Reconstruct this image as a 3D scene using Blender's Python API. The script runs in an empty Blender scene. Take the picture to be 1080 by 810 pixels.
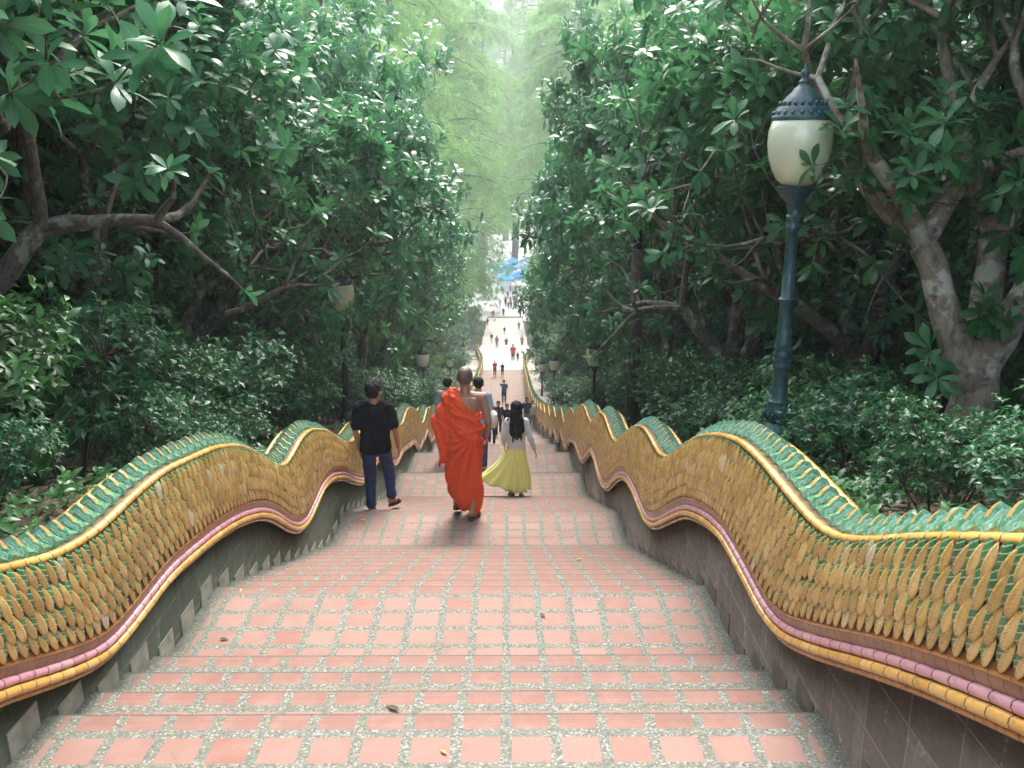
import bpy, bmesh, math, random
import numpy as np
from mathutils import Vector, Matrix, noise
R = math.radians
rng = np.random.default_rng(7)
random.seed(7)
scene = bpy.context.scene
col = scene.collection
# ------------------------------------------------------------------ helpers
def tag(o, label=None, cat=None, group=None, kind=None):
    if label: o['label'] = label
    if cat: o['category'] = cat
    if group: o['group'] = group
    if kind: o['kind'] = kind
    return o
def empty(name, loc=(0, 0, 0), rz=0.0):
    o = bpy.data.objects.new(name, None); o.location = loc; o.rotation_euler = (0, 0, rz)
    o.empty_display_size = .2
    col.objects.link(o); return o
def link(name, me, parent=None, loc=None):
    o = bpy.data.objects.new(name, me); col.objects.link(o)
    if parent: o.parent = parent
    if loc is not None: o.location = loc
    return o
def copy_tree(o, parent=None):
    c = o.copy(); col.objects.link(c)
    if parent: c.parent = parent
    for ch in list(o.children): copy_tree(ch, c)
    return c
def mesh_np(name, V, F, mats, fm=None, smooth=True, uv=None, attrs=None):
    """V (n,3); F list/array of equal sized faces or list of arrays; uv per vertex"""
    V = np.asarray(V, dtype=np.float32)
    groups = F if isinstance(F, list) else [F]
    groups = [np.asarray(g, dtype=np.int32) for g in groups if len(g)]
    me = bpy.data.meshes.new(name)
    me.vertices.add(len(V)); me.vertices.foreach_set('co', V.ravel())
    idx = np.concatenate([g.ravel() for g in groups])
    tot = np.concatenate([np.full(len(g), g.shape[1], dtype=np.int32) for g in groups])
    st = np.concatenate([[0], np.cumsum(tot)[:-1]]).astype(np.int32)
    me.loops.add(len(idx)); me.loops.foreach_set('vertex_index', idx)
    me.polygons.add(len(tot)); me.polygons.foreach_set('loop_start', st); me.polygons.foreach_set('loop_total', tot)
    for m in (mats if isinstance(mats, (list, tuple)) else [mats]): me.materials.append(m)
    if fm is not None: me.polygons.foreach_set('material_index', np.asarray(fm, dtype=np.int32))
    if smooth: me.polygons.foreach_set('use_smooth', np.ones(len(tot), dtype=bool))
    if uv is not None:
        l = me.uv_layers.new(name='UVMap'); l.data.foreach_set('uv', np.asarray(uv, dtype=np.float32)[idx].ravel())
    if attrs:
        for k, a in attrs.items():
            at = me.attributes.new(k, 'FLOAT', 'POINT'); at.data.foreach_set('value', np.asarray(a, dtype=np.float32))
    me.update(); me.validate(); return me
class MB:
    """accumulates vertices, faces (any size), uv and one material index per face"""
    def __init__(s): s.v = []; s.f = []; s.uv = []; s.m = []
    def add(s, v, f, uv=None, m=0):
        b = len(s.v); s.v += [tuple(p) for p in v]
        s.uv += ([tuple(p) for p in uv] if uv is not None else [(0, 0)] * len(v))
        for q in f: s.f.append(tuple(b + i for i in q)); s.m.append(m)
    def box(s, c, d, rz=0, m=0, tilt=None):
        x, y, z = d[0] / 2, d[1] / 2, d[2] / 2
        pts = [Vector((a * x, b * y, e * z)) for e in (-1, 1) for b in (-1, 1) for a in (-1, 1)]
        M = Matrix.Rotation(rz, 3, 'Z')
        if tilt is not None: M = M @ tilt
        pts = [M @ p + Vector(c) for p in pts]
        s.add(pts, [(0, 2, 3, 1), (4, 5, 7, 6), (0, 1, 5, 4), (2, 6, 7, 3), (0, 4, 6, 2), (1, 3, 7, 5)], m=m)
    def tube(s, pts, rad, n=8, m=0, cap=True, useg=None):
        pts = [Vector(p) for p in pts]; k = len(pts)
        rad = rad if hasattr(rad, '__len__') else [rad] * k
        b = len(s.v); up = Vector((0, 0, 1)); L = 0
        ref = None
        for i, p in enumerate(pts):
            t = (pts[min(i + 1, k - 1)] - pts[max(i - 1, 0)]).normalized()
            if ref is None:
                ref = t.orthogonal().normalized() if abs(t.z) > .9 else t.cross(up).normalized()
            ref = (ref - t * ref.dot(t)).normalized(); q = t.cross(ref)
            if i: L += (p - pts[i - 1]).length
            for j in range(n):
                a = 2 * math.pi * j / n
                s.v.append(tuple(p + (ref * math.cos(a) + q * math.sin(a)) * rad[i])); s.uv.append((L, j / n))
        for i in range(k - 1):
            for j in range(n):
                s.f.append((b + i * n + j, b + i * n + (j + 1) % n, b + (i + 1) * n + (j + 1) % n, b + (i + 1) * n + j)); s.m.append(m)
        if cap:
            s.f.append(tuple(b + j for j in range(n))[::-1]); s.m.append(m)
            s.f.append(tuple(b + (k - 1) * n + j for j in range(n))); s.m.append(m)
    def lathe(s, prof, n=24, m=0, c=(0, 0, 0), flute=0, nf=12):
        b = len(s.v); k = len(prof)
        for i, (r, z) in enumerate(prof):
            for j in range(n):
                a = 2 * math.pi * j / n; rr = r * (1 + flute * math.cos(nf * a))
                s.v.append((c[0] + rr * math.cos(a), c[1] + rr * math.sin(a), c[2] + z)); s.uv.append((j / n, i / k))
        for i in range(k - 1):
            for j in range(n):
                s.f.append((b + i * n + j, b + i * n + (j + 1) % n, b + (i + 1) * n + (j + 1) % n, b + (i + 1) * n + j)); s.m.append(m)
        if prof[0][0] > 1e-4: s.f.append(tuple(b + j for j in range(n))[::-1]); s.m.append(m)
        if prof[-1][0] > 1e-4: s.f.append(tuple(b + (k - 1) * n + j for j in range(n))); s.m.append(m)
    def mesh(s, name, mats, smooth=True, auto=None):
        me = bpy.data.meshes.new(name)
        me.from_pydata(s.v, [], s.f)
        for m in (mats if isinstance(mats, (list, tuple)) else [mats]): me.materials.append(m)
        me.polygons.foreach_set('material_index', s.m)
        if smooth: me.polygons.foreach_set('use_smooth', [True] * len(s.f))
        l = me.uv_layers.new(name='UVMap')
        idx = np.empty(len(me.loops), dtype=np.int32); me.loops.foreach_get('vertex_index', idx)
        l.data.foreach_set('uv', np.asarray(s.uv, dtype=np.float32)[idx].ravel())
        me.update()
        if auto is not None:
            me.set_sharp_from_angle(angle=R(auto))
        return me
    def build(s, name, mats, parent=None, smooth=True, auto=None, loc=None):
        return link(name, s.mesh(name, mats, smooth, auto), parent, loc)
# ------------------------------------------------------------------ materials
class NT:
    def __init__(s, name):
        s.m = bpy.data.materials.new(name); s.m.use_nodes = True
        s.t = s.m.node_tree; s.n = s.t.nodes; s.p = s.n['Principled BSDF']
    def new(s, t, **k):
        n = s.n.new(t)
        for a, b in k.items(): setattr(n, a, b)
        return n
    def l(s, a, b): s.t.links.new(a, b)
    def coord(s, kind='Object'): return s.new('ShaderNodeTexCoord').outputs[kind]
    def setin(s, node, name, v):
        if hasattr(v, 'is_linked') or isinstance(v, bpy.types.NodeSocket): s.l(v, node.inputs[name])
        else: node.inputs[name].default_value = v
    def math(s, op, a, b=0.0, c=None, clamp=False):
        n = s.new('ShaderNodeMath', operation=op); n.use_clamp = clamp
        s.setin(n, 0, a); s.setin(n, 1, b)
        if c is not None: s.setin(n, 2, c)
        return n.outputs[0]
    def mix(s, f, a, b, blend='MIX'):
        n = s.new('ShaderNodeMix', data_type='RGBA', blend_type=blend)
        s.setin(n, 0, f); s.setin(n, 6, a if not isinstance(a, tuple) else rgb(a)); s.setin(n, 7, b if not isinstance(b, tuple) else rgb(b))
        return n.outputs[2]
    def noise(s, co, scale, detail=3, rough=.5, dist=0.0):
        n = s.new('ShaderNodeTexNoise'); n.inputs['Scale'].default_value = scale; n.inputs['Detail'].default_value = detail
        n.inputs['Roughness'].default_value = rough; n.inputs['Distortion'].default_value = dist
        if co is not None: s.l(co, n.inputs['Vector'])
        return n.outputs[0]
    def ramp(s, f, stops):
        n = s.new('ShaderNodeValToRGB'); e = n.color_ramp.elements
        while len(e) < len(stops): e.new(.5)
        for i, (p, c) in enumerate(stops): e[i].position = p; e[i].color = rgb(c)
        s.l(f, n.inputs[0]); return n.outputs[0]
    def remap(s, v, a, b, c=0.0, d=1.0):
        n = s.new('ShaderNodeMapRange'); s.setin(n, 0, v); s.setin(n, 1, a); s.setin(n, 2, b); s.setin(n, 3, c); s.setin(n, 4, d)
        return n.outputs[0]
    def bump(s, h, strength=.3, dist=.01):
        n = s.new('ShaderNodeBump'); n.inputs['Strength'].default_value = strength; n.inputs['Distance'].default_value = dist
        s.l(h, n.inputs['Height']); s.l(n.outputs[0], s.p.inputs['Normal']); return n
    def set(s, color=None, rough=None, **k):
        if color is not None: s.setin(s.p, 'Base Color', rgb(color) if isinstance(color, tuple) else color)
        if rough is not None: s.setin(s.p, 'Roughness', rough)
        for a, b in k.items(): s.setin(s.p, a.replace('_', ' '), b)
        return s
def rgb(c): return (c[0], c[1], c[2], 1.0) if isinstance(c, tuple) and len(c) == 3 else c
def attr(s, name):
    n = s.new('ShaderNodeAttribute'); n.attribute_name = name; return n.outputs['Fac']
def simple(name, color, rough=.6, var=.12, scale=8, bump=0, bscale=60, **k):
    s = NT(name); co = s.coord(); f = s.noise(co, scale, 4, .6)
    c = s.mix(s.remap(f, .3, .7, 0, 1), tuple(x * (1 - var) for x in color), tuple(min(1, x * (1 + var)) for x in color))
    s.set(c, rough, **k)
    if bump: s.bump(s.noise(co, bscale, 4, .6), bump, .005)
    return s.m
def leaf_mat(name, dark, light, pale=None, rough=.38, trans=.25, spec=.36):
    s = NT(name); r = attr(s, 'rnd'); oi = s.new('ShaderNodeObjectInfo')
    v = s.math('ADD', s.math('MULTIPLY', r, .68), s.math('MULTIPLY', oi.outputs['Random'], .34))
    c = s.ramp(v, [(0, dark), (.55, tuple((a + b) / 2 for a, b in zip(dark, light))), (.93, light), (1, pale or light)])
    # some plants are yellower, some bluer
    hs = s.new('ShaderNodeHueSaturation'); s.l(s.remap(oi.outputs['Random'], 0, 1, .475, .515), hs.inputs['Hue']); s.l(s.remap(r, 0, 1, .9, 1.1), hs.inputs['Value']); s.l(c, hs.inputs['Color']); c = hs.outputs[0]
    lx = attr(s, 'lx')   # 0 at the midrib
    rib = s.remap(lx, 0.0, .10, .35, 0)
    c = s.mix(rib, c, tuple(min(1, x * 1.9 + .02) for x in light))
    s.set(c, rough); s.p.inputs['Specular IOR Level'].default_value = spec
    tr = s.new('ShaderNodeBsdfTranslucent'); s.l(s.mix(.5, c, tuple(min(1, x * 1.6) for x in light)), tr.inputs['Color'])
    mx = s.new('ShaderNodeMixShader'); mx.inputs[0].default_value = trans
    s.l(s.p.outputs[0], mx.inputs[1]); s.l(tr.outputs[0], mx.inputs[2])
    s.l(mx.outputs[0], s.n['Material Output'].inputs['Surface'])
    return s.m
def bark_mat(name, a, b, lichen=(.30, .33, .26), scale=6):
    s = NT(name); co = s.coord(); mp = s.new('ShaderNodeMapping'); mp.inputs['Scale'].default_value = (1, 1, .6); s.l(co, mp.inputs[0])
    f = s.noise(mp.outputs[0], scale * 3, 6, .65, .6); g = s.noise(co, scale, 4, .6)
    c = s.mix(s.remap(f, .35, .65), a, b)
    c = s.mix(s.remap(g, .54, .60, 0, .75), c, lichen)
    c = s.mix(s.remap(s.noise(co, scale * 1.7, 5, .7), .58, .66, 0, .6), c, tuple(x * .55 for x in a))
    s.set(c, .9); s.bump(f, .8, .02); return s.m
M = {}
M['leaf_big'] = leaf_mat('leaf_big', (.024, .098, .046), (.072, .215, .085), (.19, .33, .11), rough=.32, trans=.32)
M['leaf_mid'] = leaf_mat('leaf_mid', (.017, .078, .034), (.048, .155, .056), (.13, .26, .08), rough=.36, trans=.3)
M['leaf_bush'] = leaf_mat('leaf_bush', (.026, .100, .036), (.085, .225, .070), (.12, .26, .07), rough=.33)
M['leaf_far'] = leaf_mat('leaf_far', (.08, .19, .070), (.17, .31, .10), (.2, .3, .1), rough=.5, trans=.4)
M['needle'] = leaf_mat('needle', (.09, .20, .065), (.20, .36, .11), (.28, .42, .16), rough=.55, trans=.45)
M['strap'] = leaf_mat('strap', (.03, .09, .02), (.07, .18, .05), rough=.35)
M['bark'] = bark_mat('bark', (.055, .045, .034), (.15, .125, .095), (.24, .26, .20))
M['bark_pale'] = bark_mat('bark_pale', (.10, .075, .05), (.28, .23, .17), (.46, .45, .37), 3.5)
M['bark_dark'] = bark_mat('bark_dark', (.045, .032, .024), (.11, .085, .065), (.12, .14, .10))
def yellow_glaze(name, a, b, seg=.1, rough=.22):
    s = NT(name); uv = s.coord('UV'); sx = s.new('ShaderNodeSeparateXYZ'); s.l(uv, sx.inputs[0])
    u = s.math('DIVIDE', sx.outputs[0], seg); k = s.math('FLOOR', u); fr = s.math('FRACT', u)
    wn = s.new('ShaderNodeTexWhiteNoise', noise_dimensions='1D'); s.l(k, wn.inputs['W'])
    c = s.mix(wn.outputs[0], a, b)
    n = s.noise(s.coord(), 25, 5, .7)
    c = s.mix(s.remap(n, .52, .72, 0, .55), c, tuple(x * .35 for x in a))
    j = s.math('LESS_THAN', s.math('ABSOLUTE', s.math('SUBTRACT', fr, .5)), .465)
    c = s.mix(j, (.10, .075, .05), c)
    s.set(c, s.mix(j, (.8, .8, .8), (rough,) * 3)); s.p.inputs['Coat Weight'].default_value = .25; s.p.inputs['Coat Roughness'].default_value = .1
    s.bump(s.math('ADD', s.math('MULTIPLY', j, .6), s.math('MULTIPLY', n, .4)), .5, .004)
    return s.m
M['rope_yellow'] = yellow_glaze('rope_yellow', (.58, .30, .06), (.72, .44, .13))
M['rope_orange'] = yellow_glaze('rope_orange', (.42, .16, .03), (.52, .24, .05))
M['rope_pink'] = yellow_glaze('rope_pink', (.60, .27, .33), (.68, .38, .40), rough=.35)
def scale_mat(name, a, b, line, green=False):
    s = NT(name); uv = s.coord('UV'); sx = s.new('ShaderNodeSeparateXYZ'); s.l(uv, sx.inputs[0])
    u, v = sx.outputs[0], sx.outputs[1]; co = s.coord()
    n = s.noise(co, 14, 4, .65); n2 = s.noise(co, 70, 4, .7); n3 = s.noise(co, 3.0, 3, .6)
    c = s.mix(s.remap(n, .35, .65), a, b)
    c = s.mix(s.remap(n3, .5, .7, 0, .35), c, tuple(x * .6 for x in a))
    rr = attr(s, 'rnd'); c = s.mix(s.remap(rr, .4, 1, 0, .55), c, tuple(x * .52 for x in a)); c = s.mix(s.remap(rr, .05, 0, 0, .7), c, (.70, .66, .52))
    c = s.mix(s.remap(v, .0, .22, .55, 0), c, tuple(x * .35 for x in a))  # scale base darkened: dirt and contact shade painted in
    if green:
        w = s.math('ABSOLUTE', s.math('SUBTRACT', s.math('FRACT', s.math('MULTIPLY', s.math('ADD', v, s.math('MULTIPLY', u, .5)), 4.0)), .5))
        ln = s.remap(w, .06, .13, .75, 0)
    else:
        mid = s.math('ABSOLUTE', s.math('SUBTRACT', u, .42))
        zig = s.math('MULTIPLY', s.math('ABSOLUTE', s.math('SUBTRACT', s.math('FRACT', s.math('MULTIPLY', v, 9)), .5)), .22)
        ln = s.remap(s.math('ABSOLUTE', s.math('SUBTRACT', mid, zig)), .02, .07, .40, 0)
    c = s.mix(ln, c, line)
    ed = s.remap(s.math('ABSOLUTE', s.math('SUBTRACT', u, .5)), .40, .5, 0, .55)
    c = s.mix(ed, c, (.12, .07, .03))  # dark rim: crevice dirt plus the shadow between scales, painted on
    c = s.mix(s.remap(n2, .56, .78, 0, .45), c, (.14, .10, .055))
    c = s.mix(s.remap(s.noise(co, 9, 5, .7), .66, .74, 0, .55), c, (.5, .46, .38))
    s.set(c, s.remap(n2, .4, .7, .2, .5)); s.p.inputs['Coat Weight'].default_value = .6; s.p.inputs['Coat Roughness'].default_value = .16
    s.bump(s.math('ADD', s.math('MULTIPLY', ln, -1), n2), .5, .003); return s.m
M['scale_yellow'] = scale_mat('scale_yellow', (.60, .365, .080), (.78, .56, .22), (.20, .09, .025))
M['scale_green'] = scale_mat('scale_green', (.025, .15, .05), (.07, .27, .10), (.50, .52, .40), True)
M['mortar'] = simple('mortar', (.13, .085, .05), .85, .4, 12, .6, 40)
M['band'] = yellow_glaze('band', (.20, .075, .03), (.30, .13, .05), seg=.07, rough=.35)
def crest_mat():
    s = NT('crest_green'); co = s.coord(); n = s.noise(co, 18, 4, .6); n2 = s.noise(co, 60, 4, .7)
    c = s.mix(s.remap(n, .35, .65), (.055, .20, .095), (.15, .36, .20))
    c = s.mix(s.remap(n2, .50, .66, 0, .8), c, (.42, .52, .40))
    c = s.mix(s.remap(s.noise(co, 30, 4, .7), .6, .75, 0, .8), c, (.07, .06, .035))
    s.set(c, .22); s.p.inputs['Coat Weight'].default_value = .3; s.bump(n2, .3, .003); return s.m
M['crest'] = crest_mat()
M['crest_orange'] = simple('crest_orange', (.50, .24, .06), .3, .3, 30)
M['crest_pale'] = simple('crest_pale', (.30, .42, .32), .3, .3, 40)
def wall_mat(name, a, b, moss):
    s = NT(name); co = s.coord('UV'); sx = s.new('ShaderNodeSeparateXYZ'); s.l(co, sx.inputs[0])
    ob = s.coord()
    uu = s.math('DIVIDE', sx.outputs[0], .30); vv = s.math('DIVIDE', sx.outputs[1], .22)
    k1 = s.math('FLOOR', uu); k2 = s.math('FLOOR', vv)
    cb = s.new('ShaderNodeCombineXYZ'); s.l(k1, cb.inputs[0]); s.l(k2, cb.inputs[1])
    wn = s.new('ShaderNodeTexWhiteNoise', noise_dimensions='2D'); s.l(cb.outputs[0], wn.inputs['Vector'])
    ju = s.math('ABSOLUTE', s.math('SUBTRACT', s.math('FRACT', uu), .5)); jv = s.math('ABSOLUTE', s.math('SUBTRACT', s.math('FRACT', vv), .5))
    j = s.math('MAXIMUM', s.remap(ju, .480, .492), s.remap(jv, .474, .489))
    n = s.noise(ob, 4, 6, .65, .4); n2 = s.noise(ob, 22, 6, .7)
    c = s.mix(s.remap(n, .35, .65), a, b)
    c = s.mix(s.math('MULTIPLY', wn.outputs[0], .6), c, tuple(x * .5 for x in a))
    c = s.mix(s.remap(n2, .45, .7, 0, .8), c, moss)
    mp = s.new('ShaderNodeMapping'); mp.inputs['Scale'].default_value = (9, 9, .7); s.l(ob, mp.inputs[0])
    st = s.noise(mp.outputs[0], 1, 5, .7)
    c = s.mix(s.remap(st, .5, .7, 0, .55), c, tuple(x * .45 for x in b))
    sp = s.noise(ob, 8, 6, .8); c = s.mix(s.remap(sp, .60, .64, 0, .7), c, tuple(min(.5, x * 2.1) for x in b))
    c = s.mix(s.math('MULTIPLY', j, .55), c, tuple(min(.5, x * 1.35) for x in b))
    s.set(c, s.remap(n2, .35, .7, .35, .75)); s.bump(s.math('SUBTRACT', n2, s.math('MULTIPLY', j, .8)), .45, .006); return s.m
M['plinth_left'] = wall_mat('plinth_left', (.065, .075, .052), (.115, .12, .085), (.055, .10, .035))
M['plinth_right'] = wall_mat('plinth_right', (.15, .115, .09), (.25, .20, .165), (.13, .12, .085))
M['skirt'] = simple('skirt', (.30, .31, .25), .6, .35, 9, .4, 40)
def floor_mat():
    s = NT('stair_paving'); uv = s.coord('UV'); sx = s.new('ShaderNodeSeparateXYZ'); s.l(uv, sx.inputs[0])
    u, v = sx.outputs[0], sx.outputs[1]; ob = s.coord()
    wob = s.math('MULTIPLY', s.math('SUBTRACT', s.noise(ob, 3, 3), .5), .012)
    uu = s.math('DIVIDE', s.math('ADD', s.math('ADD', u, 19 + .075), wob), .19)
    fu = s.math('FRACT', uu)
    # rows: nosing then squares every .19 from v=.10
    vw = s.math('ADD', v, s.math('MULTIPLY', s.math('SUBTRACT', s.noise(ob, 2.5, 2), .5), .012))
    vs = s.math('DIVIDE', s.math('SUBTRACT', vw, .148), .19); fv = s.math('FRACT', vs)
    edge = s.math('MULTIPLY', s.math('SUBTRACT', s.noise(ob, 55, 3, .6), .5), .05)
    inu = s.math('LESS_THAN', s.math('ADD', s.math('ABSOLUTE', s.math('SUBTRACT', fu, .395)), edge), .385)
    inv = s.math('LESS_THAN', s.math('ADD', s.math('ABSOLUTE', s.math('SUBTRACT', fv, .395)), edge), .385)
    sq = s.math('MULTIPLY', inv, s.math('GREATER_THAN', vw, .145))
    nos = s.math('LESS_THAN', s.math('ADD', s.math('ABSOLUTE', s.math('SUBTRACT', vw, .054)), s.math('MULTIPLY', edge, .1)), .047)
    inside = s.math('LESS_THAN', s.math('ABSOLUTE', u), 1.475)
    tile = s.math('MULTIPLY', s.math('MULTIPLY', inu, s.math('MAXIMUM', sq, nos)), inside)
    cb = s.new('ShaderNodeCombineXYZ'); s.l(s.math('FLOOR', uu), cb.inputs[0]); s.l(s.math('FLOOR', vs), cb.inputs[1])
    oz = s.new('ShaderNodeSeparateXYZ'); s.l(ob, oz.inputs[0]); s.l(s.math('FLOOR', s.math('MULTIPLY', oz.outputs[2], 8.3)), cb.inputs[2])
    wn = s.new('ShaderNodeTexWhiteNoise', noise_dimensions='3D'); s.l(cb.outputs[0], wn.inputs['Vector'])
    tc = s.mix(wn.outputs[0], (.240, .130, .102), (.288, .166, .134))
    tc = s.mix(s.math('GREATER_THAN', wn.outputs[0], .93), tc, (.24, .112, .085))
    tc = s.mix(s.math('MULTIPLY', nos, .75), tc, (.215, .105, .080))
    n = s.noise(ob, 7, 5, .65); n2 = s.noise(ob, 90, 3, .6)
    tc = s.mix(s.remap(n, .42, .7, 0, .6), tc, (.31, .20, .165))
    tc = s.mix(s.remap(s.noise(ob, 2.2, 5, .7), .55, .75, 0, .28), tc, (.21, .115, .085))
    tc = s.mix(s.remap(s.noise(ob, 24, 4, .75), .60, .72, 0, .55), tc, (.20, .15, .12))
    gro = s.math('MULTIPLY', s.math('MULTIPLY', nos, s.math('LESS_THAN', vw, .062)), s.math('LESS_THAN', s.math('FRACT', s.math('MULTIPLY', vw, 72)), .30))
    tc = s.mix(s.math('MULTIPLY', gro, .55), tc, (.17, .09, .07))
    vo = s.new('ShaderNodeTexVoronoi', feature='F1'); vo.inputs['Scale'].default_value = 115; s.l(ob, vo.inputs['Vector'])
    vs2 = s.new('ShaderNodeSeparateColor'); s.l(vo.outputs['Color'], vs2.inputs[0])
    cc = s.ramp(vs2.outputs[0], [(0, (.095, .097, .08)), (.35, (.155, .158, .132)), (.75, (.225, .225, .19)), (1, (.38, .37, .33))])
    cc = s.mix(s.remap(vo.outputs['Distance'], .35, .75, 0, .7), cc, (.13, .135, .11))
    cc = s.mix(s.remap(n, .4, .7, 0, .35), cc, (.15, .16, .12))
    c = s.mix(tile, cc, tc)
    c = s.mix(s.math('MULTIPLY', s.math('LESS_THAN', v, .011), .6), c, (.085, .07, .055))
    c = s.mix(s.remap(s.noise(ob, 1.3, 6, .75, .5), .52, .72, 0, .38), c, (.13, .105, .08))
    c = s.mix(s.remap(s.noise(ob, 11, 5, .8), .62, .70, 0, .45), c, (.10, .08, .065))
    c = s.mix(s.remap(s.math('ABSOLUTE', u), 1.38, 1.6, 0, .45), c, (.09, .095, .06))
    s.set(c, s.mix(tile, (.9,) * 3, s.mix(s.remap(n, .3, .7), (.62,) * 3, (.85,) * 3))); s.p.inputs['Specular IOR Level'].default_value = .22
    h = s.math('ADD', s.math('MULTIPLY', tile, .35), s.math('MULTIPLY', s.math('SUBTRACT', 1, tile), s.math('MULTIPLY', s.math('SUBTRACT', 1, vo.outputs['Distance']), .5)))
    h = s.math('SUBTRACT', s.math('ADD', h, s.math('MULTIPLY', n2, .1)), s.math('MULTIPLY', gro, .3))
    s.bump(h, .55, .005); return s.m
M['paving'] = floor_mat()
M['soil'] = simple('soil', (.055, .050, .030), .95, .5, 2.0, .8, 20)
M['sunlit_paving'] = simple('sunlit_paving', (.62, .55, .49), .75, .12, 1.5)  # lower steps' paving lightened, the glare of sunlight put into its colour
M['plaza'] = simple('plaza', (.60, .57, .52), .8, .12, .6)
M['path_side'] = simple('path_side', (.30, .27, .23), .85, .25, 3)
M['iron'] = simple('iron', (.018, .060, .064), .38, .5, 22, .5, 55)
M['iron_black'] = simple('iron_black', (.012, .016, .016), .42, .5, 22, .3, 55)
M['dark_open'] = simple('dark_open', (.03, .03, .03), .8)
# ------------------------------------------------------------------ profile of the stair
HW0 = 1.55
def hw(y):
    if y <= 62: return HW0
    t = min(1, (y - 62) / 45.0); return HW0 + 1.6 * t * t * (3 - 2 * t)
# tread list: (y_start, y_edge, z, tread_is_landing)
treads = []
z = -1.60
treads.append((-6.0, .62, z))
for k in range(4):
    y0 = treads[-1][1]; z -= .12; treads.append((y0, y0 + .3575, z))
z = -2.20; treads.append((treads[-1][1], 3.10, z))
def flight(n, run, land, riser):
    global z
    for k in range(n - 1):
        y0 = treads[-1][1]; z -= riser; treads.append((y0, y0 + run, z))
    y0 = treads[-1][1]; z -= riser; treads.append((y0, y0 + land, z))
flight(4, .333, .98, .12)
flight(11, .312, 1.15, .12)
flight(11, .335, 1.30, .1182)
flight(4, .333, 1.40, .12)
for k in range(4): flight(11, .33, 1.0, .118)
for k in range(9): flight(4, .34, 1.25, .12)
flight(2, .35, 6.0, .1)
while treads[-1][1] < 79: flight(9, .34, 3.4, .13)
while treads[-1][1] < 115: flight(8, .38, 4.0, .15)
while z > -30.2: flight(8, .40, 8.5, .15)
PLZ = -31.0
END = treads[-1][1]
fy = np.array([-6] + [t[1] for t in treads]); fz = np.array([-1.6 + .7] + [t[2] for t in treads])
# smoothed floor trend
_ys = np.arange(-30, END + 1, .5); _raw = np.interp(_ys, fy, fz)
_raw[_ys < .6] = -1.37 - .269 * _ys[_ys < .6] * .8
_k = np.ones(9) / 9; _sm = np.convolve(np.pad(_raw, 4, mode='edge'), _k, 'valid')
def F(y): return float(np.interp(y, _ys, _sm))
def floor_at(y):
    for a, b, zz in treads:
        if a <= y < b: return zz
    return PLZ
def ground(x, y):
    ax = abs(x); h = hw(y)
    if y < END:
        base = F(y)
        t = min(1, max(0, (END - y) / 40))
        g = base + (.68 if y < 30 else .68 - .35 * min(1, (y - 30) / 20)) * t
        if ax > 6: g += .25 * math.sin(x * .21 + y * .13) * min(1, (ax - 6) / 6)
    else:
        g = PLZ - .02
        if y > 330: g += (y - 330) * .42 + 4 * math.sin(x * .02)* min(1,(y-330)/80)
    if ax > 12: g += (ax - 12) * (.10 if y < 140 else .03) * (1 if y < 330 else .6)
    return g
# ------------------------------------------------------------------ people
def cap(mb, a, b, ra, rb, n=10):
    a = Vector(a); b = Vector(b); t = (b - a); L = t.length; t = t / L if L > 1e-6 else Vector((0, 0, 1))
    pts = []; rad = []
    for k in (0.03, .3, .7, 1): 
        ph = k * math.pi / 2; pts.append(a - t * ra * math.cos(ph)); rad.append(max(.001, ra * math.sin(ph)))
    for k in (1, .7, .3, .03):
        ph = k * math.pi / 2; pts.append(b + t * rb * math.cos(ph)); rad.append(max(.001, rb * math.sin(ph)))
    mb.tube(pts, rad, n=n)
def ell(mb, c, r, rx=0, rz=0, n=14, ry=0):
    b = len(mb.v); k = 9; Mx = Matrix.Rotation(rz, 3, 'Z') @ Matrix.Rotation(ry, 3, 'Y') @ Matrix.Rotation(rx, 3, 'X'); c = Vector(c)
    V = []
    for i in range(k):
        ph = math.pi * (i + .02) / (k - 1 + .04)
        for j in range(n):
            a = 2 * math.pi * j / n
            V.append(Mx @ Vector((r[0] * math.sin(ph) * math.cos(a), r[1] * math.sin(ph) * math.sin(a), -r[2] * math.cos(ph))) + c)
    Fq = [(i * n + j, i * n + (j + 1) % n, (i + 1) * n + (j + 1) % n, (i + 1) * n + j) for i in range(k - 1) for j in range(n)]
    Fq += [tuple(range(n))[::-1], tuple((k - 1) * n + j for j in range(n))]
    mb.add(V, Fq)
def loft(mb, rings, n=20):
    """rings: (cx,cy,cz,rx,ry)"""
    V = []; k = len(rings)
    for (cx, cy, cz, rx, ry) in rings:
        for j in range(n):
            a = 2 * math.pi * j / n; V.append((cx + rx * math.cos(a), cy + ry * math.sin(a), cz))
    Fq = [(i * n + j, i * n + (j + 1) % n, (i + 1) * n + (j + 1) % n, (i + 1) * n + j) for i in range(k - 1) for j in range(n)]
    Fq += [tuple(range(n))[::-1], tuple((k - 1) * n + j for j in range(n))]
    mb.add(V, Fq)
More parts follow.
